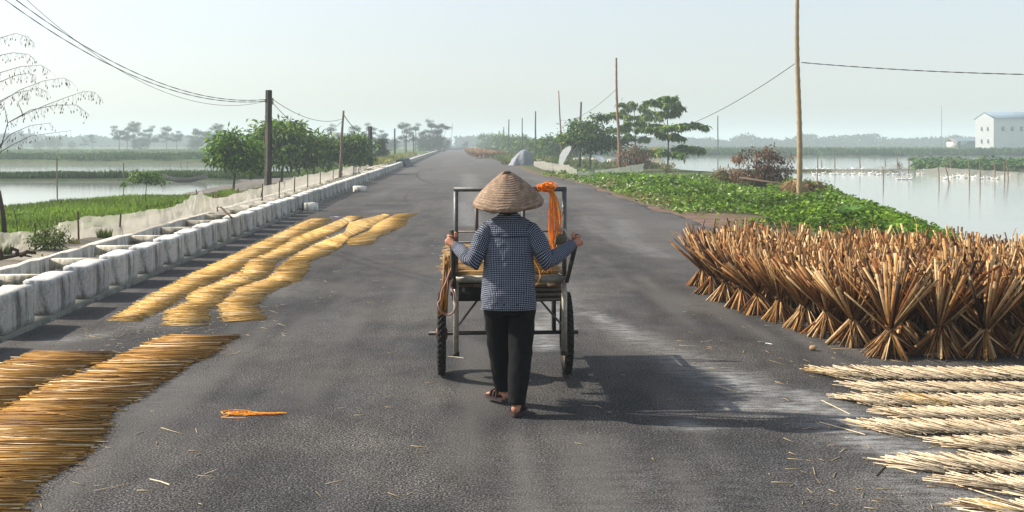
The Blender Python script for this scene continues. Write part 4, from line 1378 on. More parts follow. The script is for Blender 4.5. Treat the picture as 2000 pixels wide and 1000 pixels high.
# net standing in the right pond
bt = []; tp = []; stk = []
for x, yb, yt in [(1520, 334, 330), (1600, 335, 332), (1680, 337, 330), (1745, 338, 320), (1790, 338, 331), (1840, 342, 326), (1893, 347, 330), (1940, 348, 332), (1985, 352, 336), (2040, 354, 338)]:
    a = G(x, yb, W_Z); a.z = W_Z - .05; bt.append(a); tp.append(P(x, yt, a.y))
fence('net_fence', bt, tp, [], M['thinnet'], 'thin pale net strung low across the right pond')
pi = 0
PL = [(1595, 358, 1597, 302), (1605, 326, 1604, 312), (1680, 333, 1678, 303), (1725, 358, 1724, 326), (1729, 324, 1728, 310), (1774, 338, 1775, 307), (1834, 358, 1832, 324), (1856, 358, 1843, 318), (1857, 337, 1855, 305), (1893, 358, 1892, 313), (1898, 330, 1897, 310), (1914, 357, 1913, 310), (1943, 350, 1942, 318), (1962, 353, 1960, 316), (1970, 352, 1964, 309), (1630, 333, 1630, 306), (1752, 324, 1752, 304)]
PLl = ['behind the dry bush', 'faint and far, right of the bamboo post', 'faint, behind the mud dike', 'left of the netted part', 'short one behind the mud dike', 'at the right end of the mud dike', 'first in front of the thin net',
       'tilted left, in front of the thin net', 'behind the tilted stake', 'left one of a pair before the green patch', 'short one inside the green patch', 'right one of a pair before the green patch', 'small one near the right edge', 'upright, near the right edge', 'tilted, nearest the right edge', 'faint, straight behind the mud dike', 'tiny, at the far veg bank']
for (x0, y0, x1, y1), lb in zip(PL, PLl):
    a = G(x0, y0, W_Z); q = P(x1, y1, a.y)
    m = MB(); rr = .035 * a.y / 90 + .012
    m.tube([Vector((0, 0, -.5)), (q - a) * .5 + Vector((.03, 0, 0)), q - a], [rr, rr * .9, rr * .7], 6, (.20, .14, .10))
    o = m.build('stake', M['wood']); o.location = a
    tag(o, 'wooden stake standing in the right pond, ' + lb, 'stake', 'stakes standing in the pond')
for (x0, y0, x1, y1, lb) in [(112, 386, 111, 308, 'tall thin stake standing in the left pond'), (241, 370, 241, 318, 'thin stake in the left pond above the sapling'), (365, 333, 366, 316, 'short stake at the right end of the left dike'), (398, 341, 402, 322, 'tilted stake at the right end of the left dike'), (358, 330, 352, 318, 'leaning stake by the small boat on the left dike')]:
    a = G(x0, y0, W_Z); q = P(x1, y1, a.y)
    m = MB(); m.tube([Vector((0, 0, -.4)), q - a], .03, 6, (.16, .13, .10)); o = m.build('stake', M['wood']); o.location = a
    tag(o, lb, 'stake')
# small boat hauled on the left dike
m = MB(); c = P(372, 341, 71.5); V = []
for i in range(9):
    t = i / 8; x = -1.3 + 2.6 * t; wv = .38 * math.sin(math.pi * (.08 + .84 * t)); up = .28 * (2 * t - 1) ** 2
    V += [(x, -wv, .28 + up), (x, -wv * .5, .0 + up), (x, wv * .5, .0 + up), (x, wv, .28 + up)]
m.add(V, [(i * 4 + k, i * 4 + k + 1, i * 4 + 5 + k, i * 4 + 4 + k) for i in range(8) for k in range(3)], (.22, .2, .18))
o = m.build('boat', M['wood'], smooth=True); o.location = (c.x, 70.2, W_Z - .02); o.rotation_euler = (0, 0, .2)
tag(o, 'small grey boat moored at the right end of the left dike', 'boat')

# ------------------------------------------------------------------ poles and cables
def pole(x, yb, xt_, yt, r0, r1, col, label, cat='pole', name='utility_pole', z=0.0, D=None, mat='concrete', rings=0, n=8, base_z=None, group=None, sq=False):
    a = G(x, yb, z) if D is None else P(x, yb, D)
    q = P(xt_, yt, a.y)
    root = empty(name, a, 0, label, cat, group)
    m = MB(); L = (q - a).length
    d = q - a
    if sq:
        k_ = 4
        m.tube([Vector((0, 0, -.3)), d * .5, d], [r0 * 1.3, (r0 + r1) * .65, r1 * 1.3], 4, col)
    elif rings:
        pts = []; rad = []
        for i in range(rings * 3 + 1):
            t = i / (rings * 3); pts.append(d * t + Vector((.03 * math.sin(t * 7), 0, 0))); rr = r0 + (r1 - r0) * t
            rad.append(rr * (1.16 if i % 3 == 0 else 1.0))
        pts[0] = pts[0] - Vector((0, 0, .3))
        m.tube(pts, rad, n, col)
    else:
        m.tube([Vector((0, 0, -.3)), d * .33 + Vector((.02, 0, 0)), d * .66 - Vector((.015, 0, 0)), d], [r0, r0 * .66 + r1 * .34, r0 * .33 + r1 * .67, r1], n, col)
    m.build('shaft', M[mat], root, not sq)
    return root, a, q


CG = (.16, .15, .13); BB = (.33, .25, .15)
up1, a1, q1 = pole(523, 384, 525, 176, .09, .075, CG, 'dark square concrete utility post standing behind the drain on the left', sq=True, z=ZS)
m = MB()
for k, (dx, dz) in enumerate([(.12, -.32), (.12, -.42), (-.1, -.36)]):
    m.tube([q1 - a1 + Vector((dx * .4, 0, dz)), q1 - a1 + Vector((dx, 0, dz)), q1 - a1 + Vector((dx, 0, dz + .08))], [.015, .02, .03], 6, (.25, .2, .15))
m.build('insulator', M['paint'], up1)
up2, a2, q2 = pole(663, 350, 671, 216, .075, .045, (.17, .14, .11), 'two-part leaning utility pole beyond the left trees', z=ZS, mat='bark')
up3, a3, q3 = pole(724, 328, 723, 247, .12, .11, (.10, .095, .085), 'short dark utility post right of the low left trees', sq=True, z=.1)
pls = [(771, 308, 771, 251), (793, 303, 793, 265), (808, 300, 807, 264), (832, 294, 832, 262), (881, 288, 884, 240)]
lbl = ['dark post, fourth along the left side of the road', 'dark post, fifth along the left side of the road', 'thin post, sixth along the left side of the road', 'faint hazy post near the tall far tree', 'faintest tall post at the vanishing point of the road']
for (x, yb, xt_, yt), lb in zip(pls, lbl):
    pole(x, yb, xt_, yt, .10 if x < 780 else .12, .09, (.10, .095, .085), lb, z=.1)
bp, ab, qb = pole(1561, 385, 1557, -70, .088, .06, BB, 'tall bamboo pole standing at the pond edge in front of the dry bush', name='bamboo_pole', z=.1, mat='wood', rings=22, n=12)
bp2, ab2, qb2 = pole(1210, 334, 1203, 113, .11, .06, (.27, .17, .12), 'tall thin bamboo pole behind the grey-green net', name='bamboo_pole', mat='wood', rings=14)
pole(1210, 333, 1208, 300, .06, .05, (.2, .13, .09), 'short stake lashed beside the foot of the tall thin bamboo pole', 'stake', 'stake', mat='wood')
pole(1098, 312, 1091, 177, .12, .06, (.25, .15, .12), 'reddish leaning bamboo pole at the left side of the right trees', name='bamboo_pole', mat='wood')
up4, a4, q4 = pole(1132, 322, 1135, 199, .10, .08, (.22, .21, .18), 'grey concrete utility pole in front of the right trees')
for x, yb, xt_, yt, lb in [(1046, 312, 1046, 217, 'pale thin utility pole above the covered heap'), (1020, 304, 1020, 230, 'pale thin utility pole second left of the covered heap'), (993, 300, 994, 233, 'hazy utility pole left of the covered heap, behind the far bundles'), (984, 297, 984, 248, 'hazy short utility pole left of the covered heap'), (975, 296, 975, 255, 'faint short pole by the far white sacks'), (1402, 300, 1402, 226, 'faint distant mast beyond the right pond'), (1839, 290, 1839, 206, 'faint distant mast left of the white building')]:
    pole(x, yb, xt_, yt, .10 if yb > 302 else .13, .07 if yb > 302 else .1, (.22, .2, .18), lb)


def cable(p0, p1, sag, r, label, n=40, twist=False, col=(.02, .018, .016)):
    m = MB(); pts = []
    for i in range(n + 1):
        t = i / n; p = Vector(p0).lerp(Vector(p1), t); p.z -= 4 * sag * t * (1 - t)
        pts.append(p)
    if twist:
        for ph in (0, math.pi):
            q = []
            for i in range(n * 6 + 1):
                t = i / (n * 6); p = Vector(p0).lerp(Vector(p1), t); p.z -= 4 * sag * t * (1 - t)
                a = ph + t * n * 2.2; p = p + Vector((math.cos(a) * r * 1.1, 0, math.sin(a) * r * 1.1)); q.append(p)
            m.tube(q, r, 5, col, caps=False)
    else:
        m.tube(pts, r, 5, col, caps=False)
    tag(m.build('cable', M['rubber']), label, 'cable')


# three cables sweep from the concrete post up to a pole standing left of the camera
def fit_cable(pa, X1_, D1_, thr, r, label, tw):
    A = P(pa[0], pa[1], q1.y); best = None
    for z1 in np.linspace(3.5, 24, 83):
        B = Vector((X1_, D1_, z1)); t = np.linspace(.01, .95, 160)
        px = CX + F * (A.x + (B.x - A.x) * t) / (A.y + (B.y - A.y) * t)
        for s_ in np.linspace(0, 12, 121):
            py = HZ - F * (A.z + (z1 - A.z) * t - 4 * s_ * t * (1 - t) - H) / (A.y + (B.y - A.y) * t)
            e = sum((np.interp(x, px[::-1], py[::-1]) - y) ** 2 for x, y in thr)
            if best is None or e < best[0]: best = (e, s_, z1)
    print('cable', best)
    cable(A, Vector((X1_, D1_, best[2])), best[1], r, label, 70, tw)


fit_cable((522, 194), -15.3, 7.0, [(33, 0), (90, 40), (150, 78), (207, 111), (300, 154), (360, 180), (420, 196), (468, 200)], .0055, 'upper twisted cable sweeping from the concrete post to the top left corner', True)
fit_cable((522, 197), -15.5, 7.2, [(9, 0), (60, 34), (120, 72), (207, 119), (300, 163), (360, 187), (420, 198)], .0055, 'middle cable sweeping from the concrete post to the top left corner', True)
fit_cable((522, 197), -15.3, 7.4, [(150, 84), (270, 153), (360, 195), (450, 208)], .0055, 'lowest-sagging thin cable left of the concrete post', False)
cable(P(527, 190, q1.y), P(669, 232, q2.y), .35, .009, 'upper cable between the concrete post and the leaning pole')
cable(P(527, 194, q1.y), P(669, 236, q2.y), .75, .009, 'lower cable between the concrete post and the leaning pole')
cable(P(672, 225, q2.y), P(723, 250, q3.y), .5, .018, 'cable from the leaning pole down to the short dark post')
cable(P(1565, 122, qb.y), P(2350, 146, 30), .15, .008, 'cable running right from the bamboo pole out of the photo', twist=True)
cable(P(1556, 122, qb.y), P(1206, 262, qb2.y), .9, .011, 'cable running down left from the bamboo pole behind the right tree')
cable(P(1203, 175, qb2.y), P(1095, 235, 130), .6, .014, 'faint cable left of the tall thin bamboo pole')

# ------------------------------------------------------------------ plants
def unit(n, rs=RS):
    v = rs.normal(size=(n, 3)); return v / np.linalg.norm(v, axis=1, keepdims=True)


def crown(m, blobs, n, ls, cols, rs, droop=.5, clump=.16, nclump=46):
    tot = sum(b[3] * b[4] * b[5] for b in blobs)
    for (x, y, z, rx, ry, rz) in blobs:
        k = max(40, int(n * rx * ry * rz / tot)); nc = max(6, int(nclump * rx * ry * rz / tot) + 4)
        u = unit(nc, rs) * (rs.rand(nc, 1) ** .45)
        cc = np.array([x, y, z]) + u * np.array([rx, ry, rz])
        tint = rs.uniform(.5, 1.5, (nc, 1))
        w_ = rs.randint(0, nc, k)
        sz = clump * (rx + ry + rz) / 3 * 2
        pos = cc[w_] + rs.normal(0, 1, (k, 3)) * np.array([sz, sz, sz * .55])
        d = (pos - np.array([x, y, z])); d /= np.linalg.norm(d, axis=1, keepdims=True) + 1e-6
        d = d * .7 + unit(k, rs) * .7; d[:, 2] -= droop
        nm = unit(k, rs) * .8; nm[:, 2] += 1.0
        q = rs.rand(k, 1)
        c = (np.array(cols[0]) * (1 - q) + np.array(cols[1]) * q) * tint[w_]
        c = np.where(rs.rand(k, 1) < .05, np.array(cols[2]), c)
        m.leaves(pos, d, nm, ls * rs.uniform(.6, 1.35, k), ls * rs.uniform(.3, .5, k), c)


GRN = [(.025, .070, .008), (.13, .25, .025), (.32, .37, .06)]
HAZYG = [(.03, .055, .02), (.06, .095, .03), (.11, .12, .05)]


def limb(m, a, b_, r0, r1, col, rs, n=5, bend=.12):
    a = Vector(a); b_ = Vector(b_); L = (b_ - a).length
    pts = []
    off = Vector((rs.normal(), rs.normal(), rs.normal() * .3)) * bend * L
    for i in range(n + 1):
        t = i / n; pts.append(a.lerp(b_, t) + off * math.sin(t * math.pi) * .5)
    m.tube(pts, [r0 + (r1 - r0) * i / n for i in range(n + 1)], 7, col)


def dense_tree(loc, h, blobs, n, ls, label, seed, tr=.06, cols=GRN, trunk_col=(.09, .07, .05), droop=.5, name='tree', clump=.16, group=None, mat='leaf', parts=True, nclump=46):
    rs = np.random.RandomState(seed)
    root = empty(name, loc, 0, label, 'tree', group)
    m = MB()
    zc = min(b[2] - b[5] * .5 for b in blobs)
    limb(m, (0, 0, -.2), (0.03 * h, 0, max(zc, h * .3)), tr, tr * .7, trunk_col, rs, 6, .05)
    for bl in blobs:
        limb(m, (0.03 * h, 0, max(zc, h * .3)), (bl[0], bl[1], bl[2]), tr * .6, tr * .15, trunk_col, rs)
        for _ in range(3):
            u = unit(1, rs)[0]
            limb(m, (bl[0] * .7, bl[1] * .7, bl[2] - bl[5] * .3), (bl[0] + u[0] * bl[3] * .8, bl[1] + u[1] * bl[4] * .8, bl[2] + abs(u[2]) * bl[5] * .7), tr * .3, tr * .08, trunk_col, rs, 4)
    m.build('trunk', M['bark'], root, True)
    m = MB(); crown(m, blobs, n, ls, cols, rs, droop, clump, nclump)
    m.build('crown', M[mat], root)
    return root


# left trees, metres from photo measurements: s(D) = D/2300
T = G(455, 368, -.1)
dense_tree((T.x, T.y, gz(T.x, T.y)), 2.7, [(-.35, 0, 1.95, .72, .7, .6), (.45, .1, 1.75, .75, .7, .6), (0, 0, 2.35, .5, .5, .4), (-.85, 0, 1.35, .45, .45, .45), (.95, 0, 1.2, .5, .5, .4), (.1, 0, 1.3, .8, .7, .35)], 2700, .25, 'leafy green tree nearest on the left, left of the concrete post', 201, cols=[(.035, .095, .010), (.17, .33, .035), (.40, .48, .10)], nclump=70)
T = G(550, 352, -.1)
dense_tree((T.x, T.y, gz(T.x, T.y)), 4.1, [(0, 0, 2.45, 1.4, 1.3, .65), (-1.2, .2, 1.9, 1.0, 1.1, .65), (1.3, 0, 1.8, 1.2, 1.1, .65), (.2, 0, 2.95, 1.4, 1.1, .22), (0, -.3, 1.4, 1.6, 1.2, .5), (-1.5, 0, 1.25, .6, .6, .4)], 5000, .30, 'largest spreading green tree behind the concrete post on the left', 202, .08, cols=[(.030, .080, .008), (.15, .27, .026), (.38, .38, .08)], nclump=90)
T = G(612, 343, -.1)
dense_tree((T.x, T.y, gz(T.x, T.y)), 3.4, [(0, 0, 1.85, 1.2, 1.2, .55), (.9, 0, 1.45, .9, .9, .5), (-.8, 0, 1.5, 1.0, .9, .5), (.2, 0, 1.0, 1.2, 1, .3)], 3200, .28, 'dark green tree between the largest left tree and the leaning pole', 203, .07, nclump=70)
T = G(690, 340, -.0)
dense_tree((T.x, T.y, gz(T.x, T.y)), 2.7, [(0, 0, 1.35, 1.0, 1.0, .6), (.3, 0, 1.75, .7, .7, .3), (-.6, 0, 1.4, .7, .7, .5), (.8, 0, .9, .5, .5, .45), (-.1, 0, .8, .9, .8, .45)], 4600, .24, 'low green tree right of the leaning pole, behind the net fence end', 204, .06, nclump=60)
T = G(742, 318, 0)
dense_tree((T.x, T.y, gz(T.x, T.y)), 2.6, [(0, 0, 1.1, .55, .55, .8), (.1, 0, 1.9, .4, .4, .5)], 1300, .28, 'narrow dark green bush-like tree between two dark posts on the left', 205, .06, cols=HAZYG, nclump=26)
T = G(285, 396, -.25)
dense_tree((T.x, T.y, gz(T.x, T.y)), 1.3, [(-.4, 0, 1.02, .36, .3, .16), (.1, 0, 1.12, .32, .3, .14), (.55, 0, .92, .28, .25, .13), (-.65, 0, .85, .2, .2, .12), (0, 0, .88, .4, .3, .12)], 700, .12, 'small bright green sapling on the grass bank by the left pond', 206, .018, cols=[(.06, .13, .025), (.13, .24, .05), (.25, .33, .1)], nclump=40)

# tiered trees on the right
def tier_tree(loc, tiers, tr, label, seed, nl=26, ls=.34, cols=GRN, h=None, hb=None):
    rs = np.random.RandomState(seed)
    root = empty('tree', loc, 0, label, 'tree')
    m = MB(); ht = tiers[-1][0]
    tp_ = [(0.05 * math.sin(t * 5), 0, ht * t) for t in np.linspace(-.05, 1, 9)]
    m.tube(tp_, [tr * (1 - .75 * i / 8) for i in range(9)], 8, (.10, .075, .055))
    lf = MB()
    for (z, r_, nlimb, sx) in tiers:
        for k in range(nlimb):
            a = 2 * math.pi * (k + rs.rand() * .8) / nlimb; R_ = r_ * rs.uniform(.55, 1.15)
            ex, ey = math.cos(a) * R_ * sx, math.sin(a) * R_
            rise = rs.uniform(-.15, .45)
            pts = [Vector((ex * t, ey * t, z - .25 + (rise + .25) * math.sin(min(1, t * 1.3) * math.pi / 2) - .16 * max(0, t - .75) * 4 * r_ * .4)) for t in np.linspace(0, 1, 7)]
            m.tube(pts, [tr * .38 * (1 - .8 * i / 6) for i in range(7)], 6, (.10, .075, .055))
            for _ in range(int(nl * R_)):
                t = rs.uniform(.18, 1.03) ** .8; i = min(5, int(t * 6)); p = pts[i].lerp(pts[i + 1], min(1, t * 6 - i))
                # a twig with a handful of drooping leaflets
                side = rs.normal(0, .17 * (1 - .4 * t)); q = Vector((-math.sin(a) * side, math.cos(a) * side, rs.normal(.05, .05)))
                c0 = np.array(p + q); nn_ = 6
                d = np.stack([np.full(nn_, math.cos(a) * .5) + rs.normal(0, .6, nn_), np.full(nn_, math.sin(a) * .5) + rs.normal(0, .6, nn_), rs.normal(-.85, .4, nn_)], 1)
                kk = rs.rand(nn_, 1); c = np.array(cols[0]) * (1 - kk) + np.array(cols[1]) * kk
                c = np.where(rs.rand(nn_, 1) < .08, np.array(cols[2]), c)
                nm = unit(nn_, rs) * .5; nm[:, 2] += 1
                lf.leaves(c0 + rs.normal(0, .04, (nn_, 3)), d, nm, ls * rs.uniform(.6, 1.2, nn_), ls * .36, c)
    m.build('trunk', M['bark'], root, True)
    lf.build('crown', M['leaf'], root)
    return root


T = G(1304, 326)
TG = [(.04, .095, .010), (.18, .31, .035), (.40, .44, .08)]
tier_tree((T.x, T.y, -.1), [(1.3, 2.8, 8, 1.15), (2.5, 1.3, 5, 1.0), (3.3, 2.6, 8, 1.15), (4.2, 1.0, 5, 1.0), (4.8, 1.6, 6, 1.2), (5.25, .7, 4, 1)], .08, 'tall tiered green tree with flat leafy layers standing alone on the right', 301, 17, .46, TG)
T = G(1240, 318)
tier_tree((T.x, T.y, -.1), [(2.4, 1.6, 5, 1.0), (3.3, 2.3, 7, 1.2), (4.5, 2.6, 8, 1.2), (5.3, 1.6, 6, 1.1)], .09, 'tiered green tree behind the tall thin bamboo pole', 302, 15, .5, TG)
T = G(1152, 326)
dense_tree((T.x, T.y, -.05), 4.3, [(0, 0, 2.5, 2.0, 1.5, .5), (-.7, 0, 3.3, 1.3, 1.2, .25), (.6, .2, 3.9, .9, 1.0, .2), (1.5, .2, 2.1, 1.5, 1.2, .35), (-1.4, 0, 2.4, 1.0, 1.0, .4), (.4, -.3, 1.7, 1.5, 1.1, .3)], 4600, .33, 'dense dark green tree over the white sheets on the right', 303, .08, cols=[(.03, .075, .010), (.11, .20, .025), (.3, .34, .07)], nclump=80)
for (x, yb, hh, wd_, dn, lb, sd_) in [(1078, 309, 2.9, 1.7, 3200, 'rounded green tree left of the dense dark tree on the right', 310), (1108, 308, 3.3, 1.3, 2200, 'green tree touching the reddish leaning pole', 311), (1052, 305, 2.6, 1.5, 2000, 'low green tree behind the pale thin pole', 312),
                                      (1008, 300, 4.0, 2.0, 2600, 'hazy green tree behind the row of pale poles', 313), (980, 297, 4.2, 2.6, 2000, 'hazier green tree farther along the right side', 314), (958, 293, 5.2, 3.2, 1600, 'faintest green tree ending the right-hand row', 315), (1030, 303, 3.2, 1.6, 1800, 'green tree just right of the second pale pole', 316)]:
    T = G(x, yb)
    dense_tree((T.x, T.y, -.1), hh, [(0, 0, hh * .55, wd_, wd_, hh * .3), (-wd_ * .4, 0, hh * .8, wd_ * .6, wd_ * .6, hh * .18), (wd_ * .5, 0, hh * .5, wd_ * .7, wd_ * .7, hh * .25), (0, -.2, hh * .28, wd_ * 1.1, wd_, hh * .25)], dn, .3 + .0012 * T.y, lb, sd_, .08, nclump=50)

# bare branching tree at the left edge
rs = np.random.RandomState(91)
T = G(8, 452, .1)
bt_ = empty('bare_tree', T, 0, 'nearly bare thin tree with drooping seed pods at the left edge of the photo', 'tree')
m = MB(); lf = MB(); D0 = T.y
def BP_(x, y, dD=0): return P(x, y, D0 + dD) - T
m.tube([BP_(10, 470), BP_(6, 420), BP_(-2, 375), BP_(-20, 340), BP_(-12, 305), BP_(4, 280)], [.055, .048, .04, .032, .026, .02], 8, (.07, .05, .04))
m.tube([BP_(-20, 340), BP_(-60, 300), BP_(-90, 240), BP_(-100, 170)], [.04, .03, .025, .018], 7, (.07, .05, .04))
BR = [[(4, 280), (15, 240), (45, 225), (90, 205), (130, 190), (165, 178), (185, 180), (200, 195)], [(15, 240), (60, 215), (110, 205), (150, 205), (175, 225)], [(4, 280), (20, 262), (60, 245), (100, 240)],
      [(-20, 230), (0, 200), (40, 175), (85, 158), (125, 152), (140, 160)], [(-40, 230), (0, 197), (30, 182), (75, 172), (95, 180)], [(-60, 190), (0, 160), (30, 147), (55, 143), (70, 147)], [(-60, 180), (0, 142), (40, 130), (80, 127), (98, 138)],
      [(-90, 150), (0, 108), (25, 103), (55, 106), (66, 114)], [(-100, 170), (-60, 110), (0, 74), (30, 65), (55, 72), (68, 86)], [(-12, 305), (20, 285), (60, 265), (140, 255)], [(15, 240), (10, 215), (-10, 190)], [(45, 225), (35, 200), (55, 180)]]
for q, br in enumerate(BR):
    pts = [BP_(x, y, rs.uniform(-.25, .25) + (q - 5) * .12 * (i / len(br))) for i, (x, y) in enumerate(br)]
    if q < 9 and q > 2 and br[0][0] < -15: pts[0] = BP_(-90, 240) if br[0][1] < 200 else BP_(-20, 340)
    m.tube(pts, [max(.0025, .009 * (1 - i / len(pts))) for i in range(len(pts))], 5, (.09, .07, .06))
    for i in range(len(pts) - 1):
        for _ in range(9 if i > 0 else 2):
            t = rs.rand(); p = pts[i].lerp(pts[i + 1], t)
            tip = p + Vector((rs.normal(0, .05), rs.normal(0, .06), -rs.uniform(.03, .13)))
            m.tube([p, tip], [.0022, .0012], 3, (.09, .07, .06), caps=False)
            lf.leaves(np.array([tip]), np.array([[rs.normal(0, .2), rs.normal(0, .2), -1]]), unit(1, rs), rs.uniform(.04, .09), .022, (.10, .085, .05))
m.build('trunk', M['bark'], bt_, True); lf.build('pods', M['leaf'], bt_)
# broad-leaved shoot beside it
T = G(35, 435, .15); rs = np.random.RandomState(17); m = MB()
n = 26; pos = np.stack([rs.normal(-.08, .16, n), rs.normal(0, .15, n), rs.uniform(.05, .3, n)], 1)
d = unit(n, rs); d[:, 2] *= .3; nm = unit(n, rs) * .4; nm[:, 2] += 1
m.leaves(pos, d, nm, rs.uniform(.10, .18, n), .07, np.array([.16, .25, .06]) * rs.uniform(.6, 1.2, (n, 1)))
m.tube([(0, 0, -.2), (-.05, 0, .15), (-.1, 0, .3)], .01, 5, (.1, .08, .05))
o = m.build('plant', M['leaf']); o.location = T; tag(o, 'broad-leaved shoot growing beside the bare tree trunk', 'plant')


def tuft(x, y, z, w_, h, n, cols, label, seed, bushy=False, name='plant', dry=False):
    rs = np.random.RandomState(seed); p = G(x, y, z); m = MB()
    if bushy:
        root = empty(name, p, 0, label, 'plant')
        for k in range(9):
            u = rs.normal(0, 1, 2); m.tube([(0, 0, -.1), (u[0] * w_ * .2, u[1] * w_ * .2, h * .5), (u[0] * w_ * .35, u[1] * w_ * .3, h * .9)], [.008, .006, .003], 4, (.12, .09, .05))
        m.build('stems', M['bark'], root)
        m = MB(); crown(m, [(0, 0, h * .5, w_ * .5, w_ * .5, h * .42), (w_ * .15, 0, h * .65, w_ * .35, w_ * .35, h * .3)], n, .055, cols, rs, .1, .2, 30)
        m.build('foliage', M['leaf'], root)
    else:
        a = rs.rand(n) * 6.28; r_ = rs.rand(n) ** .5 * w_ * .25
        pos = np.stack([np.cos(a) * r_, np.sin(a) * r_, np.full(n, -.02)], 1)
        d = np.stack([np.cos(a) * rs.uniform(.05, .55, n), np.sin(a) * rs.uniform(.05, .55, n), np.ones(n)], 1)
        k = rs.rand(n, 1)
        m.leaves(pos, d, unit(n, rs), h * rs.uniform(.5, 1.1, n), .018, np.array(cols[0]) * (1 - k) + np.array(cols[1]) * k)
        o = m.build(name, M['leaf']); o.location = p; tag(o, label, 'plant')


G1 = [(.06, .10, .02), (.16, .22, .06), (.3, .3, .12)]; YG = [(.13, .15, .04), (.38, .33, .13), (.5, .4, .2)]
tuft(96, 492, ZS, .48, .36, 1300, G1, 'leafy green bush in front of the white net beside the drain', 401, True)
tuft(205, 468, ZS, .34, .22, 160, G1, 'small green grass tuft in front of the white net, second from the left', 402)
tuft(145, 478, ZS, .25, .14, 60, YG, 'thin yellowish weed at the foot of the dark stake', 403)
tuft(352, 424, ZS, .25, .20, 80, G1, 'small weed beside the drain left of the yellow clump', 404)
tuft(378, 420, ZS, .3, .34, 130, [(.04, .09, .02), (.10, .17, .04)], 'upright dark green grass clump joined to a yellow one', 405)
tuft(400, 418, ZS, .6, .32, 260, YG, 'yellow dry grass clump beside the drain', 406)
tuft(448, 404, ZS, .3, .40, 90, YG, 'sparse tall yellowish grass right of the yellow clump', 407)
tuft(471, 398, ZS, .3, .4, 90, YG, 'sparse tall grass tuft at the net foot', 408)
tuft(500, 390, ZS, .45, .45, 150, G1, 'green grass tuft just left of the concrete post', 409)
tuft(291, 450, ZS, .22, .1, 60, YG, 'tiny weed at the foot of a net stake', 410)
tuft(10, 500, ZS, .3, .22, 60, G1, 'small green shoots beside the dead root at the left edge', 411)
# dead root
m = MB(); c = G(18, 512, ZS) ; c.z = ZS + .02
for br in [[(-.45, 0, 0), (-.1, 0, .03), (.15, 0, .08), (.3, 0, .05)], [(-.1, 0, .03), (-.12, 0, .12), (-.2, 0, .22)], [(.1, 0, .06), (.1, .02, .13), (.02, 0, .17)], [(.15, 0, .07), (.25, -.04, .12), (.36, 0, .10)]]:
    m.tube([c + Vector(p) for p in br], [.035, .028, .02, .008][:len(br)], 6, (.05, .035, .025))
tag(m.build('root', M['bark']), 'dark dead root lying beside the drain at the left edge', 'root')
# dry stalk across the drain
m = MB(); a_ = G(432, 410, .4); b2 = G(452, 425, .4)
m.tube([a_ + Vector((0, 0, .05)), (a_ + b2) / 2 + Vector((0, 0, .02)), b2], .02, 5, (.07, .045, .03)); m.tube([G(425, 412, .35), P(418, 375, 28)], .016, 5, (.09, .06, .04))
tag(m.build('branch', M['bark']), 'dark dry branch leaning across the drain by the yellow clump', 'branch')

# right dry bush and its neighbours
def dry_bush(x, y, z, blobs, n, label, seed, stems=22, ls=.16, cols=((.10, .05, .03), (.26, .15, .08), (.34, .24, .12))):
    rs = np.random.RandomState(seed); p = G(x, y, z); root = empty('dry_bush', p, 0, label, 'bush'); m = MB()
    for k in range(stems):
        bl = blobs[rs.randint(len(blobs))]; u = unit(1, rs)[0]
        e = Vector((bl[0] + u[0] * bl[3] * .9, bl[1] + u[1] * bl[4] * .8, max(.1, bl[2] + u[2] * bl[5])))
        limb(m, (rs.normal(0, .12), rs.normal(0, .1), -.1), e, .022, .006, (.09, .055, .04), rs, 5, .15)
    m.build('stems', M['bark'], root)
    m = MB(); crown(m, blobs, n, ls, cols, rs, .7, .17, 60); m.build('foliage', M['leaf'], root)


dry_bush(1482, 362, 0, [(-.65, 0, 1.25, .42, .4, .30), (.05, 0, 1.15, .3, .4, .5), (.45, 0, 1.45, .22, .3, .4), (.75, 0, 1.0, .4, .4, .45), (-.2, 0, .5, .9, .5, .4), (1.0, 0, .5, .5, .4, .4), (1.35, 0, 1.1, .2, .2, .3)], 2300, 'large dry reddish-brown bush behind the tall bamboo pole', 501, 40)
dry_bush(1420, 358, 0, [(0, 0, .4, .5, .4, .35), (.2, 0, .25, .4, .3, .2)], 900, 'small yellow-brown bush at the left of the large dry bush', 502, 14, .14, ((.10, .10, .03), (.28, .20, .08), (.34, .3, .1)))
dry_bush(1590, 382, -.1, [(0, 0, .35, .45, .3, .25), (-.35, 0, .35, .25, .3, .3)], 420, 'low withered brown plant right of the tall bamboo pole', 503, 16, .14)
dry_bush(1235, 334, 0, [(0, 0, 1.0, .9, .7, .8), (.7, 0, .7, .6, .6, .6), (-.6, 0, .6, .5, .6, .5)], 1500, 'reddish dry bush left of the tall thin bamboo pole base', 504, 26, .2, ((.12, .07, .04), (.30, .19, .11), (.2, .22, .08)))
dry_bush(1305, 336, 0, [(0, 0, .3, .5, .4, .35)], 300, 'small yellowish weed clump at the foot of the lone tiered tree', 505, 8, .15, ((.14, .14, .04), (.3, .28, .1), (.3, .3, .1)))
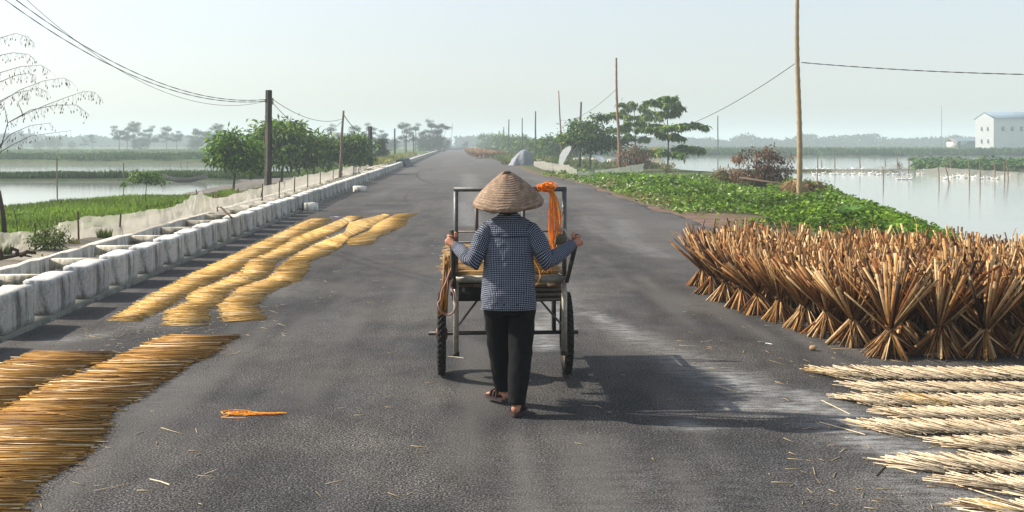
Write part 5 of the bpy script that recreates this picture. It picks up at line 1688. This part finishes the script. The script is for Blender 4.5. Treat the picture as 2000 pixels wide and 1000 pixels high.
# straw heap by the pole and the dead branch over it
rs = np.random.RandomState(66); p = G(1548, 387, 0); m = MB(); n = 1100
a = rs.rand(n) * 6.28; r_ = rs.rand(n) ** .6
pos = np.stack([np.cos(a) * r_ * .62, np.sin(a) * r_ * .5, (1 - r_ ** 1.6) * .62], 1)
d = np.stack([np.cos(a), np.sin(a), -.9 * np.ones(n)], 1) + rs.normal(0, .35, (n, 3))
m.sticks(pos, pos + d * .18, .008, .005, np.array([.42, .29, .14]) * rs.uniform(.5, 1.4, (n, 1)))
m.ell((0, 0, .02), (.52, .42, .42), 14, 8, (.27, .19, .09), .12, 2)
o = m.build('straw_heap', M['straw']); o.location = p; tag(o, 'small brown heap of straw at the foot of the tall bamboo pole', 'straw heap')
m = MB(); m.tube([P(1445, 347, 47), P(1480, 352, 46), P(1525, 359, 44)], [.05, .045, .04], 7, (.10, .07, .05)); tag(m.build('log', M['bark'], smooth=True), 'grey dead branch propped between the dry bush and the straw heap', 'log')
m = MB(); rs = np.random.RandomState(5)
T = G(1282, 308, -.4); crown(m, [(0, 0, .6, .9, .7, .7)], 500, .3, [(.35, .22, .03), (.6, .4, .06), (.5, .4, .1)], rs, .3, .2, 20)
o = m.build('bush', M['leaf']); o.location = (T.x, T.y, -.3); tag(o, 'small yellow flowering bush at the pond edge far on the right', 'bush')
# banana-like broad plant among the creepers
rs = np.random.RandomState(8); T = G(1655, 440, 0.05); m = MB()
for k in range(9):
    a = k * .75; L = rs.uniform(.45, .7); c0 = np.array([0, 0, .1]); V = []
    for i in range(6):
        t = i / 5; w_ = .09 * math.sin(math.pi * (.1 + .85 * t)); cx_, cy_, cz_ = math.cos(a) * L * t * .6, math.sin(a) * L * t * .6, .1 + L * .9 * t - L * .45 * t * t
        sx_, sy_ = -math.sin(a) * w_, math.cos(a) * w_; V += [(cx_ - sx_, cy_ - sy_, cz_ + .02), (cx_, cy_, cz_), (cx_ + sx_, cy_ + sy_, cz_ + .02)]
    m.add(V, [(i * 3 + j, i * 3 + j + 1, i * 3 + 4 + j, i * 3 + 3 + j) for i in range(5) for j in range(2)], (.12, .24, .05))
m.tube([(0, 0, -.1), (0, 0, .2)], .02, 6, (.1, .16, .05))
o = m.build('plant', M['leaf'], smooth=True); o.location = T; tag(o, 'broad-leaved plant standing among the creepers behind the reed bundles', 'plant')

# creepers: right side mass
def scatter(poly, n, dfun=None, rs=RS):
    pts = np.array(poly); lo = pts.min(0); hi = pts.max(0); out_ = []
    tot = 0
    while tot < n:
        q = lo + rs.rand(n, 2) * (hi - lo)
        ok = poly_sd(q[:, 0], q[:, 1], poly) > 0
        if dfun is not None: ok &= rs.rand(n) < dfun(q)
        out_.append(q[ok]); tot += ok.sum()
    return np.concatenate(out_)[:n]


rs = np.random.RandomState(31)
edge = [(vR(np.array([d]))[0] + YAW * d + .25, d) for d in (22.5, 26, 32, 42, 52, 60, 70)]
cp = [(9.2, 23)] + [(7.0, 23.5)] + edge[1:] + [(8, 72), (13.2, 70), (15.6, 66), (15.5, 60), (13.9, 49), (12.8, 41.5), (10.9, 30.5)]
q = scatter(cp, 52000, lambda q: np.clip((30 / q[:, 1]) ** 1.3, 0, 1) * np.where(np.exp(-(((q[:, 0] - 5.0) / 1.5) ** 2 + ((q[:, 1] - 28.5) / 3.0) ** 2)) > .5, .02, 1) * np.clip((q[:, 0] - YAW * q[:, 1] - vR(q[:, 1])) / 1.1, .15, 1), rs)
hump = vnoise(q[:, 0] * 1.1, q[:, 1] * .9, 81) * .7 + vnoise(q[:, 0] * 3, q[:, 1] * 3, 82) * .3
ed = np.clip((q[:, 0] - YAW * q[:, 1] - vR(q[:, 1])) / 2.2, .1, 1)
z = np.maximum(ground_z(q[:, 0], q[:, 1]), W_Z) + hump * (.14 + .30 * ed) * (.3 + .7 * rs.rand(len(q)))
n = len(q); k = rs.rand(n, 1); tint = (.6 + .8 * vnoise(q[:, 0] * .9, q[:, 1] * .6, 84))[:, None]
c = (np.array([.04, .10, .008]) * (1 - k) + np.array([.20, .34, .03]) * k) * tint * (.55 + .9 * vnoise(q[:, 0] * 2.6, q[:, 1] * 2.2, 88))[:, None]
yl_ = (vnoise(q[:, 0] * .5, q[:, 1] * .25, 85) * (1.35 - ed) > .55)[:, None] & (rs.rand(n, 1) < .5)
c = np.where(yl_, np.array([.24, .22, .07]) * rs.uniform(.6, 1.3, (n, 1)), c)
c = np.where((rs.rand(n, 1) < .09 * (1.25 - ed[:, None]) * (q[:, 1:2] > 30)), np.array([.62, .66, .45]), c)
d = rs.normal(0, 1, (n, 3)); d[:, 2] = rs.normal(.1, .35, n); nm = rs.normal(0, .55, (n, 3)); nm[:, 2] += 1
s_ = .075 + .0013 * q[:, 1]
m = MB(); m.leaves(np.stack([q[:, 0], q[:, 1], z], 1), d, nm, s_ * rs.uniform(.7, 1.3, n), s_ * .8, c)
tag(m.build('creepers', M['leaf']), 'dense low green creepers covering the bank between the road and the right pond', 'creepers', kind='stuff')


def grass(name, poly, n, h, wd, cols, label, seed, dens=None, hz_=None, ym=(.25, .55), zoff=0):
    rs = np.random.RandomState(seed)
    q = scatter(poly, n, dens, rs); n = len(q)
    z = np.maximum(ground_z(q[:, 0], q[:, 1]), W_Z - .02) + zoff
    hh = h * (.45 + .8 * vnoise(q[:, 0] * .45, q[:, 1] * .45, seed)) * rs.uniform(.6, 1.15, n)
    if hz_ is not None: hh = hh * hz_(q)
    d = rs.normal(0, .35, (n, 3)); d[:, 2] = 1
    k = rs.rand(n, 1); tint = (.6 + .8 * vnoise(q[:, 0] * .5, q[:, 1] * .5, seed + 1))[:, None]
    c = (np.array(cols[0]) * (1 - k) + np.array(cols[1]) * k) * tint
    nm = rs.normal(0, 1, (n, 3))
    m = MB(); m.leaves(np.stack([q[:, 0], q[:, 1], z], 1), d, nm, hh, wd * rs.uniform(.6, 1.4, n), c)
    tag(m.build(name, M['leaf']), label, 'grass', kind='stuff')


GG = [(.07, .14, .010), (.21, .32, .03)]
gp = [(-18, 24), (-7.6, 22), (-8.8, 32), (-10.2, 44), (-11.5, 48), (-14.2, 48.3), (-15.8, 45.5), (-16.4, 42), (-17.2, 39.5), (-20, 39)]
grass('grass', gp, 34000, .20, .042, GG, 'bright green grass on the bank between the white net and the left pond', 601)
grass('grass', [(RV(-5.55, d).x, d) for d in (9, 60)] + [(RV(-7.6, d).x, d) for d in (60, 9)], 900, .10, .02, YG[:2], 'sparse dry weeds on the soil strip beside the drain', 602)
grass('grass', [(RV(-5.0, d).x, d) for d in (85, 160)] + [(RV(-9.5, d).x, d) for d in (160, 85)], 9000, .5, .14, [(.13, .16, .04), (.28, .28, .08)], 'yellow-green grass verge behind the far barrier on the left', 603)
grass('reeds', [(-60, 70.6), (-14.5, 74), (-14.5, 80), (-24, 77.5), (-60, 76)], 30000, .50, .12, [(.02, .06, .01), (.07, .13, .02)], 'green reeds growing on the narrow dike between the two left ponds', 604)
grass('grass', [(-16, 74), (-11, 74), (-11, 110), (-18, 108), (-16, 84)], 5000, .4, .12, [(.06, .12, .02), (.15, .22, .05)], 'green grass under the left trees', 608)
grass('reeds', [(-110, 140.2), (-17, 140.2), (-17, 152), (-110, 152)], 20000, .75, .3, [(.025, .07, .012), (.06, .12, .02)], 'green reed bank along the far side of the second left pond', 605)
grass('reeds', [(-150, 152), (-20, 152), (-40, 330), (-260, 330)], 16000, .45, .6, [(.06, .11, .04), (.12, .17, .06)], 'pale hazy green field beyond the left ponds', 606)
grass('reeds', [(-5, 219.5), (150, 219.5), (160, 240), (-5, 240)], 26000, 1.25, .42, [(.022, .065, .018), (.055, .115, .03)], 'dark green reed bank along the far side of the right pond', 607)
grass('crops', [(-5, 240), (170, 240), (260, 420), (-5, 420)], 16000, .9, .9, [(.07, .11, .04), (.13, .17, .06)], 'pale hazy green field beyond the right pond', 609)
grass('grass', [(18, 96.3), (33, 96), (33.5, 97.5), (18, 97.7)], 1600, .12, .1, [(.12, .10, .04), (.22, .17, .08)], 'dry brown grass on the mud dike in the right pond', 610)
grass('grass', [(-1, 100), (13.5, 100), (10, 117), (5, 150), (-3, 190), (-4.5, 190), (-.5, 104)], 9000, .7, .2, [(.07, .12, .03), (.17, .19, .06)], 'rough green undergrowth under the right-hand trees', 611)
# lotus-like leaves patch at right
rs = np.random.RandomState(77)
q = scatter([(34, 101), (37, 99.5), (60, 99), (60, 111), (38, 111)], 4200, None, rs); n = len(q)
d = rs.normal(0, 1, (n, 3)); d[:, 2] *= .3; nm = rs.normal(0, .45, (n, 3)); nm[:, 2] += 1
k = rs.rand(n, 1); c = np.array([.03, .08, .02]) * (1 - k) + np.array([.12, .22, .06]) * k
m = MB(); m.leaves(np.stack([q[:, 0], q[:, 1], -.4 + rs.rand(n) * (.5 + .6 * vnoise(q[:, 0] * .4, q[:, 1] * .4, 7))], 1), d, nm, .45 * rs.uniform(.6, 1.2, n), .38, c)
tag(m.build('water_plants', M['leaf']), 'patch of broad green water plants at the right edge of the pond', 'plants', kind='stuff')
m = MB(); c = P(1757, 333, 96.5)
for k in range(8): m.tube([(rnd.uniform(-.15, .15), 0, 0), (rnd.uniform(-.3, .3), rnd.uniform(-.2, .2), rnd.uniform(.4, .85))], [.05, .02], 5, (.16, .09, .06))
o = m.build('stump', M['bark']); o.location = (c.x, 96.5, -.3); tag(o, 'dark withered stump at the right end of the mud dike', 'stump')

# ducks on the pond
dm = MB()
dm.ell((0, 0, .07), (.20, .11, .10), 10, 6, (.85, .84, .8)); dm.tube([(.14, 0, .1), (.2, 0, .2), (.22, 0, .27)], [.05, .032, .03], 7, (.85, .84, .8)); dm.ell((.235, 0, .29), (.05, .035, .035), 8, 6, (.85, .84, .8)); dm.tube([(.27, 0, .285), (.33, 0, .278)], [.018, .01], 5, (.8, .45, .08)); dm.tube([(-.17, 0, .1), (-.25, 0, .14)], [.05, .01], 6, (.85, .84, .8))
dme = dm.mesh('duck'); dme.materials.append(M['cloth'])
spots = [(1592 + i * 9.5 + rnd.uniform(-3, 3), 341 + rnd.uniform(-1.5, 1.5)) for i in range(23)] + [(1838 + i * 6.2 + rnd.uniform(-2, 2), 347 + rnd.uniform(-3, 4)) for i in range(22)] + [(1753 + i * 8, 351) for i in range(4)] + [(1565 + i * 11 + rnd.uniform(-3, 3), 330.5) for i in range(12)]
for i, (x, y) in enumerate(spots):
    o = bpy.data.objects.new('duck', dme); COL.objects.link(o); o.location = G(x, y, W_Z + .0); o.rotation_euler = (0, 0, rnd.choice([0, math.pi]) + rnd.uniform(-.6, .6)); s = rnd.uniform(.55, .8); o.scale = (s, s, s)
    lb = ('white duck in the line floating in front of the mud dike' if i < 23 else 'white duck in the flock between the stakes in front of the green patch' if i < 45 else 'white duck in the small group ahead of the thin net' if i < 49 else 'white duck in the line floating behind the mud dike')
    tag(o, lb, 'duck', 'white ducks on the right pond')

# covered heap and sheets on the right
def draped(cx_, cy_, w_, dp, h, name, label, col, seed, lean=0.0, sway=0.0):
    rs = np.random.RandomState(seed); m = MB(); n, k = 30, 12; V = []
    for j in range(k + 1):
        t = j / k
        for i in range(n):
            a = 2 * math.pi * i / n
            r_ = math.sqrt(max(0, 1 - t ** 4)) * (1 - .38 * t); fold = 1 + .17 * math.sin(a * 8 + rs.rand() * .9 + t * 3) * (1 - t * .5)
            zz = h * (1 - (1 - t) ** 1.0) * 1.0
            V.append((cx_ + math.cos(a) * w_ * r_ * fold + sway * t - lean * (1 - t) * (math.cos(a) < -.2) * w_ * .4, cy_ + math.sin(a) * dp * r_ * fold, zz + rs.normal(0, .015)))
    m.add(V, [(j * n + i, j * n + (i + 1) % n, (j + 1) * n + (i + 1) % n, (j + 1) * n + i) for j in range(k) for i in range(n)], col)
    tag(m.build(name, M['tarp'], smooth=True), label, 'covered heap')


g = G(1022, 323); draped(g.x, g.y + .6, .82, .8, 1.35, 'covered_heap', 'tall heap wrapped in a creased grey-blue sheet at the right road edge', (.30, .33, .38), 3, 1.0, .18)
g = G(1068, 318); draped(g.x, g.y + .3, .25, .25, .75, 'covered_heap', 'small dark grey covered barrel behind the white sheet fence', (.09, .12, .12), 5)
g = G(1052, 322); draped(g.x, g.y + .3, .45, .35, .5, 'sack', 'pale sack just right of the big covered heap', (.62, .58, .5), 6)


def sheet(pts0, pts1, D, name, label, col, th=.0):
    """a cloth band between two photo-measured edges, hung at depth D and bowed in depth"""
    m = MB(); V = []; n = len(pts0)
    for i in range(n):
        for j in range(5):
            t = j / 4
            x = pts0[i][0] * (1 - t) + pts1[i][0] * t; y = pts0[i][1] * (1 - t) + pts1[i][1] * t
            V.append(tuple(P(x, y, D + 1.2 * t + .4 * math.sin(i * 1.3))))
    m.add(V, [(i * 5 + j, i * 5 + j + 1, i * 5 + 6 + j, i * 5 + 5 + j) for i in range(n - 1) for j in range(4)], col)
    tag(m.build(name, M['tarp'], smooth=True), label, 'sheet')


sheet([(1112, 284), (1100, 292), (1093, 303), (1091, 320)], [(1118, 286), (1113, 296), (1106, 308), (1099, 321)], 95, 'sheet', 'white plastic sheet hanging as the left side of a small tent under the tree', (.72, .76, .80))
sheet([(1152, 286), (1162, 290), (1172, 300), (1182, 314)], [(1153, 295), (1158, 303), (1166, 312), (1176, 318)], 95, 'sheet', 'pale blue plastic sheet hanging as the right side of a small tent under the tree', (.50, .58, .72))
for i, (x, y, w_, lb) in enumerate([(1125, 316, .5, 'white rubble sack under the small tent, left one'), (1140, 315, .4, 'white rubble sack under the small tent, middle one'), (1160, 316, .5, 'white rubble sack under the small tent, right one'), (1193, 318, .5, 'pale sack right of the small tent')]):
    g = G(x, y); draped(g.x, g.y, w_, .4, .4, 'sack', lb, (.6, .55, .5), 20 + i)
g = G(988, 299); m = MB(); m.box((-1.6, -.6, 0), (1.6, .6, 1.05), (.62, .6, .54)); m.box((-1.5, -.5, 1.053), (1.3, .5, 1.35), (.66, .62, .55), rz=.03)
o = m.build('covered_stack', M['tarp']); o.location = (G(974, 297).x, G(974, 297).y, 0); tag(o, 'pale covered stack among the far reed bundles by the road', 'stack')
sheet([(994, 302), (1005, 303), (1012, 304)], [(994, 311), (1005, 311), (1012, 312)], 135, 'sheet', 'pale low sheet left of the big covered heap', (.62, .6, .52))
# far truck on the road
def truck(loc):
    r = empty('truck', loc, ROADROT, 'tiny dark truck far up the road in the haze', 'truck')
    m = MB(); m.box((-1.1, -1, .9), (1.1, 4.0, 2.6), (.12, .09, .09)); m.build('cargo_box', M['plain'], r)
    m = MB(); m.box((-1.0, -2.9, .6), (1.0, -1.05, 2.2), (.25, .25, .27)); m.box((-.9, -2.95, 1.4), (.9, -2.905, 2.05), (.04, .05, .06)); m.build('cab', M['plain'], r)
    for sx in (-1, 1):
        for yy_ in (-2.1, 2.8):
            m = MB(); m.tube([(sx * .85, yy_, .45), (sx * 1.08, yy_, .45)], .45, 14, (.02, .02, .02)); m.build('wheel', M['rubber'], r)
g = RV(2.6, 400); truck(g)
# motorbike parked in the haze by the vanishing end of the barrier
mb_ = empty('motorbike', RV(-3.0, 260), .3, 'tiny hazy parked motorbike at the far end of the barrier', 'motorbike')
for dy in (-.62, .62):
    m = MB(); m.tube([(0, dy + .28 * math.cos(a), .3 + .28 * math.sin(a)) for a in np.linspace(0, 6.283, 17)], .05, 6, (.02, .02, .02), caps=False); m.build('wheel', M['rubber'], mb_)
m = MB(); m.ell((0, 0, .62), (.16, .45, .2), 10, 7, (.1, .05, .05)); m.box((-.12, -.65, .78), (.12, .0, .88), (.03, .03, .03)); m.tube([(0, .6, .35), (0, .42, 1.0)], .03, 6, (.1, .1, .1)); m.tube([(-.33, .4, 1.02), (.33, .4, 1.02)], .02, 6, (.1, .1, .1)); m.build('body', M['paint'], mb_)

# ------------------------------------------------------------------ distant trees and building
def far_mesh(seed, style):
    rs = np.random.RandomState(seed); m = MB(); t_ = MB(); col = [(.03, .05, .025), (.055, .08, .035), (.08, .1, .05)]
    if style == 0:       # tall open tree with lifted clumps
        limb(t_, (0, 0, -.5), (0, 0, 6), .22, .14, (.1, .08, .07), rs, 5, .04); bl = []
        for k in range(12):
            a = rs.rand() * 6.28; r_ = rs.uniform(.4, 3.6); z = rs.uniform(4.5, 10.7) - r_ * .35; bl.append((math.cos(a) * r_, math.sin(a) * r_, z, rs.uniform(.7, 1.6), 1.2, rs.uniform(.35, .7)))
            limb(t_, (0, 0, rs.uniform(3.5, 6)), bl[-1][:3], .1, .03, (.1, .08, .07), rs)
        crown(m, bl, 2600, .46, col, rs, .2, .2, 40)
    elif style == 1:     # rounded low tree
        limb(t_, (0, 0, -.5), (0, 0, 3), .2, .12, (.1, .08, .07), rs, 5, .05)
        crown(m, [(0, 0, 4, 3.2, 2.6, 1.9), (-2, 0, 3, 2, 2, 1.5), (2.2, 0, 3.2, 2, 2, 1.4), (0, 0, 1.6, 3.4, 2.5, 1.4)], 1800, .6, col, rs, .2, .17, 60)
    else:                # palm-like tuft on a thin stem
        limb(t_, (0, 0, -.5), (.3, 0, 8), .14, .1, (.1, .08, .07), rs, 5, .03)
        n = 340; a = rs.rand(n) * 6.28; r_ = rs.uniform(.2, 1.9, n); pos = np.stack([.3 + np.cos(a) * r_ * .8, np.sin(a) * r_ * .8, 8.2 + .5 * np.sin(r_ * 1.3) - .28 * r_ ** 2 + rs.normal(0, .15, n)], 1)
        d = np.stack([np.cos(a), np.sin(a), -.6 * np.ones(n)], 1); m.leaves(pos, d, unit(n, rs) * .5 + np.array([0, 0, 1]), .9, .16, (.04, .065, .03))
    a = m.mesh('crown'); a.materials.append(M['farleaf']); b_ = t_.mesh('trunk'); b_.materials.append(M['bark'])
    return a, b_


FM = {0: [far_mesh(s, 0) for s in range(4)], 1: [far_mesh(s + 20, 1) for s in range(3)], 2: [far_mesh(s + 40, 2) for s in range(2)]}


def far_tree(x, yt, D, style, label, group, z=0.0):
    h0 = {0: 11.2, 1: 6.2, 2: 9.0}[style]
    top = H + (HZ - yt) / F * D; s = (top - z) / h0
    r = empty('tree', ((x - CX) / F * D, D, z), rnd.random() * 6.28, label, 'tree', group); r.scale = (s, s, s)
    a, b_ = FM[style][rnd.randrange(len(FM[style]))]
    for nm, q in (('crown', a), ('trunk', b_)):
        o = bpy.data.objects.new(nm, q); COL.objects.link(o); o.parent = r


FL = [(233, 238, 330, 0, 'hazy open-crowned tree, tallest left of the far left grove'), (262, 236, 330, 0, 'hazy tall open tree in the middle of the far left grove'), (290, 243, 340, 0, 'hazy tree at the right of the far left grove'), (248, 246, 335, 0, 'hazy tree behind the far left grove'),
      (325, 246, 340, 0, 'hazy open tree right of the far left grove, left one of a pair'), (345, 250, 345, 0, 'hazy open tree right of the far left grove, right one of a pair'), (275, 268, 330, 1, 'hazy round bush-like tree under the far left grove'),
      (180, 262, 400, 0, 'faint tall tree left of the far left grove'), (165, 268, 400, 0, 'faint slender tree left of the far left grove'), (105, 264, 420, 1, 'faint round tree far left'), (75, 272, 420, 1, 'faint low round tree far left'), (45, 258, 430, 0, 'faint open tree near the left edge'), (15, 262, 430, 0, 'faint open tree at the left edge'), (20, 274, 420, 1, 'faint low tree at the left edge'), (140, 276, 430, 1, 'faint low tree mid left'),
      (385, 246, 330, 0, 'hazy tree left of the nearest leafy tree'), (405, 242, 330, 0, 'hazy tree behind the nearest leafy tree'), (425, 240, 330, 0, 'hazy tree over the nearest leafy tree'), (380, 268, 330, 1, 'hazy low round tree left of the nearest leafy tree'),
      (648, 240, 300, 0, 'hazy tree just left of the leaning pole'), (692, 244, 290, 0, 'hazy tree right of the leaning pole'), (722, 238, 300, 0, 'hazy tree above the short dark post'), (745, 248, 300, 0, 'hazy tree right of the short dark post'),
      (790, 238, 280, 0, 'hazy open tree behind the fourth post'), (812, 238, 285, 0, 'hazy open tree behind the fifth post'), (847, 230, 262, 0, 'tallest hazy tree near the end of the road'), (860, 240, 270, 0, 'hazy tree at the right of the tallest far tree'), (835, 252, 262, 0, 'hazy tree at the left of the tallest far tree'), (850, 266, 255, 1, 'hazy rounded tree below the tallest far tree'), (828, 272, 250, 1, 'hazy low tree at the end of the verge'), (866, 274, 300, 1, 'faint low tree beside the vanishing point'), (765, 268, 300, 1, 'faint low round tree between the posts'),
      (918, 272, 700, 1, 'faintest low tree right of the vanishing point'), (935, 273, 700, 1, 'faintest tree behind the far truck'), (903, 276, 800, 1, 'faintest tree at the vanishing point')]
for x, yt, D, stl, lb in FL: far_tree(x, yt, D, stl, lb, 'hazy trees along the horizon')
# far treelines: one mass each
def treeline(x0, x1, D, h0, h1, n, label, seed, ls=1.3):
    rs = np.random.RandomState(seed); X = rs.uniform((x0 - CX) / F * D, (x1 - CX) / F * D, n)
    top = h0 + (h1 - h0) * (vnoise(X * .09, X * 0, seed) * .6 + vnoise(X * .3, X * 0, seed + 1) * .4)
    z = rs.rand(n) ** .8 * top; Yv = D + rs.uniform(-12, 12, n) ; d = unit(n, rs); nm = unit(n, rs)
    m = MB(); m.leaves(np.stack([X, Yv, z], 1), d, nm, ls * rs.uniform(.6, 1.3, n), ls * .7, np.array([.045, .07, .035]) * rs.uniform(.5, 1.5, (n, 1)))
    tag(m.build('treeline', M['farleaf']), label, 'trees', kind='stuff')


treeline(-300, 880, 620, 2, 8, 26000, 'faint blue treeline along the left horizon', 700, 1.7)
treeline(1100, 2500, 620, 2.0, 7.0, 26000, 'faint blue-grey treeline along the right horizon', 710, 1.5)
treeline(890, 1100, 640, 2, 7, 5000, 'faint treeline behind the end of the road', 720, 1.5)

D_ = 320.0; bx = P(1905, 281, D_).x
bld = empty('building', (bx, D_, .5), 0, 'white two-storey building with a blue roof at the far right beyond the fields', 'building')
sc = D_ / F
W1, W2 = 28 * sc, 150 * sc; eh = 52 * sc - .0 + .8; rh = 61 * sc + .8 - .2
# gable end faces the camera-left, long side runs right; slightly rotated box
m = MB(); WH = (.62, .64, .64)
hw, top_e, top_r = 28 * sc, 52 * sc + .9, 63 * sc + .9
gx = 27 * sc
def wallbox(): pass
V = [(0, 0, 0), (gx, -3.0, 0), (gx, -3.0, top_e), (gx / 2, -1.5, top_r), (0, 0, top_e - .2)]
Lx, Ly = 17.0, 3.2
V2 = [(v[0] + Lx, v[1] + Ly, v[2]) for v in V]
m.add(V + V2, [(0, 1, 2, 2), (0, 2, 3, 3), (0, 3, 4, 4), (5, 7, 6, 6), (5, 8, 7, 7), (5, 9, 8, 8), (1, 6, 7, 2), (0, 4, 9, 5)], WH); m.build('wall', M['plain'], bld)
m = MB(); e = .12
R0 = [(gx + .5, -3.45, top_e - .1), (gx / 2, -1.6, top_r + e), (-.4, .3, top_e - .3)]
for a_, b_ in ((0, 1), (1, 2)):
    p, q = Vector(R0[a_]), Vector(R0[b_]); dv = Vector((Lx + .5, Ly, 0)); u = Vector((0, 0, .15))
    m.add([tuple(k) for k in (p, q, q + dv, p + dv, p + u, q + u, q + dv + u, p + dv + u)], [(0, 3, 2, 1), (4, 5, 6, 7), (0, 1, 5, 4), (1, 2, 6, 5), (2, 3, 7, 6), (3, 0, 4, 7)], (.16, .23, .31))
m.build('roof', M['plain'], bld)
for k in range(6):
    t = (2.6 + k * 2.7) / Lx; c = Vector((gx + Lx * t, -3.0 + Ly * t - .03, top_e * .66))
    f = MB(); f.box((c.x - .5, c.y - .04, c.z - .6), (c.x + .5, c.y + .02, c.z + .6), (.10, .15, .2)); f.build('window', M['plain'], bld)
for t, z_ in ((.35, .66), (.68, .66), (.35, .25), (.7, .25)):
    c = Vector((gx * t, -3.0 * t - .03, top_e * z_)); f = MB(); f.box((c.x - .28, c.y - .05, c.z - .55), (c.x + .28, c.y + .02, c.z + .55), (.14, .18, .22)); f.build('window', M['plain'], bld)
m = MB(); m.box((gx, -3.35, top_e * .44), (gx + 17, -3.05, top_e * .46), (.35, .37, .38), rz=0); 
def outb(x, y0_, w_, h_, lb, col, rc):
    c = P(x, y0_, 330); r = empty('shed', (c.x, 330, .4), 0, lb, 'shed'); m = MB(); m.box((-w_ / 2, 0, 0), (w_ / 2, 5, h_), col); m.build('wall', M['plain'], r)
    m = MB(); m.add([(-w_ / 2 - .3, -.3, h_ + .01), (w_ / 2 + .3, -.3, h_ + .01), (w_ / 2 + .3, 2.5, h_ + .9), (-w_ / 2 - .3, 2.5, h_ + .9), (w_ / 2 + .3, 5.3, h_ + .01), (-w_ / 2 - .3, 5.3, h_ + .01)], [(0, 1, 2, 3), (3, 2, 4, 5)], rc); m.build('roof', M['plain'], r)
outb(1888, 280, 5.0, 2.2, 'low dark shed just left of the white building', (.12, .17, .2), (.14, .2, .25))
outb(1869, 280, 2.2, 2.0, 'small pale hut left of the low dark shed', (.5, .48, .45), (.3, .25, .22))
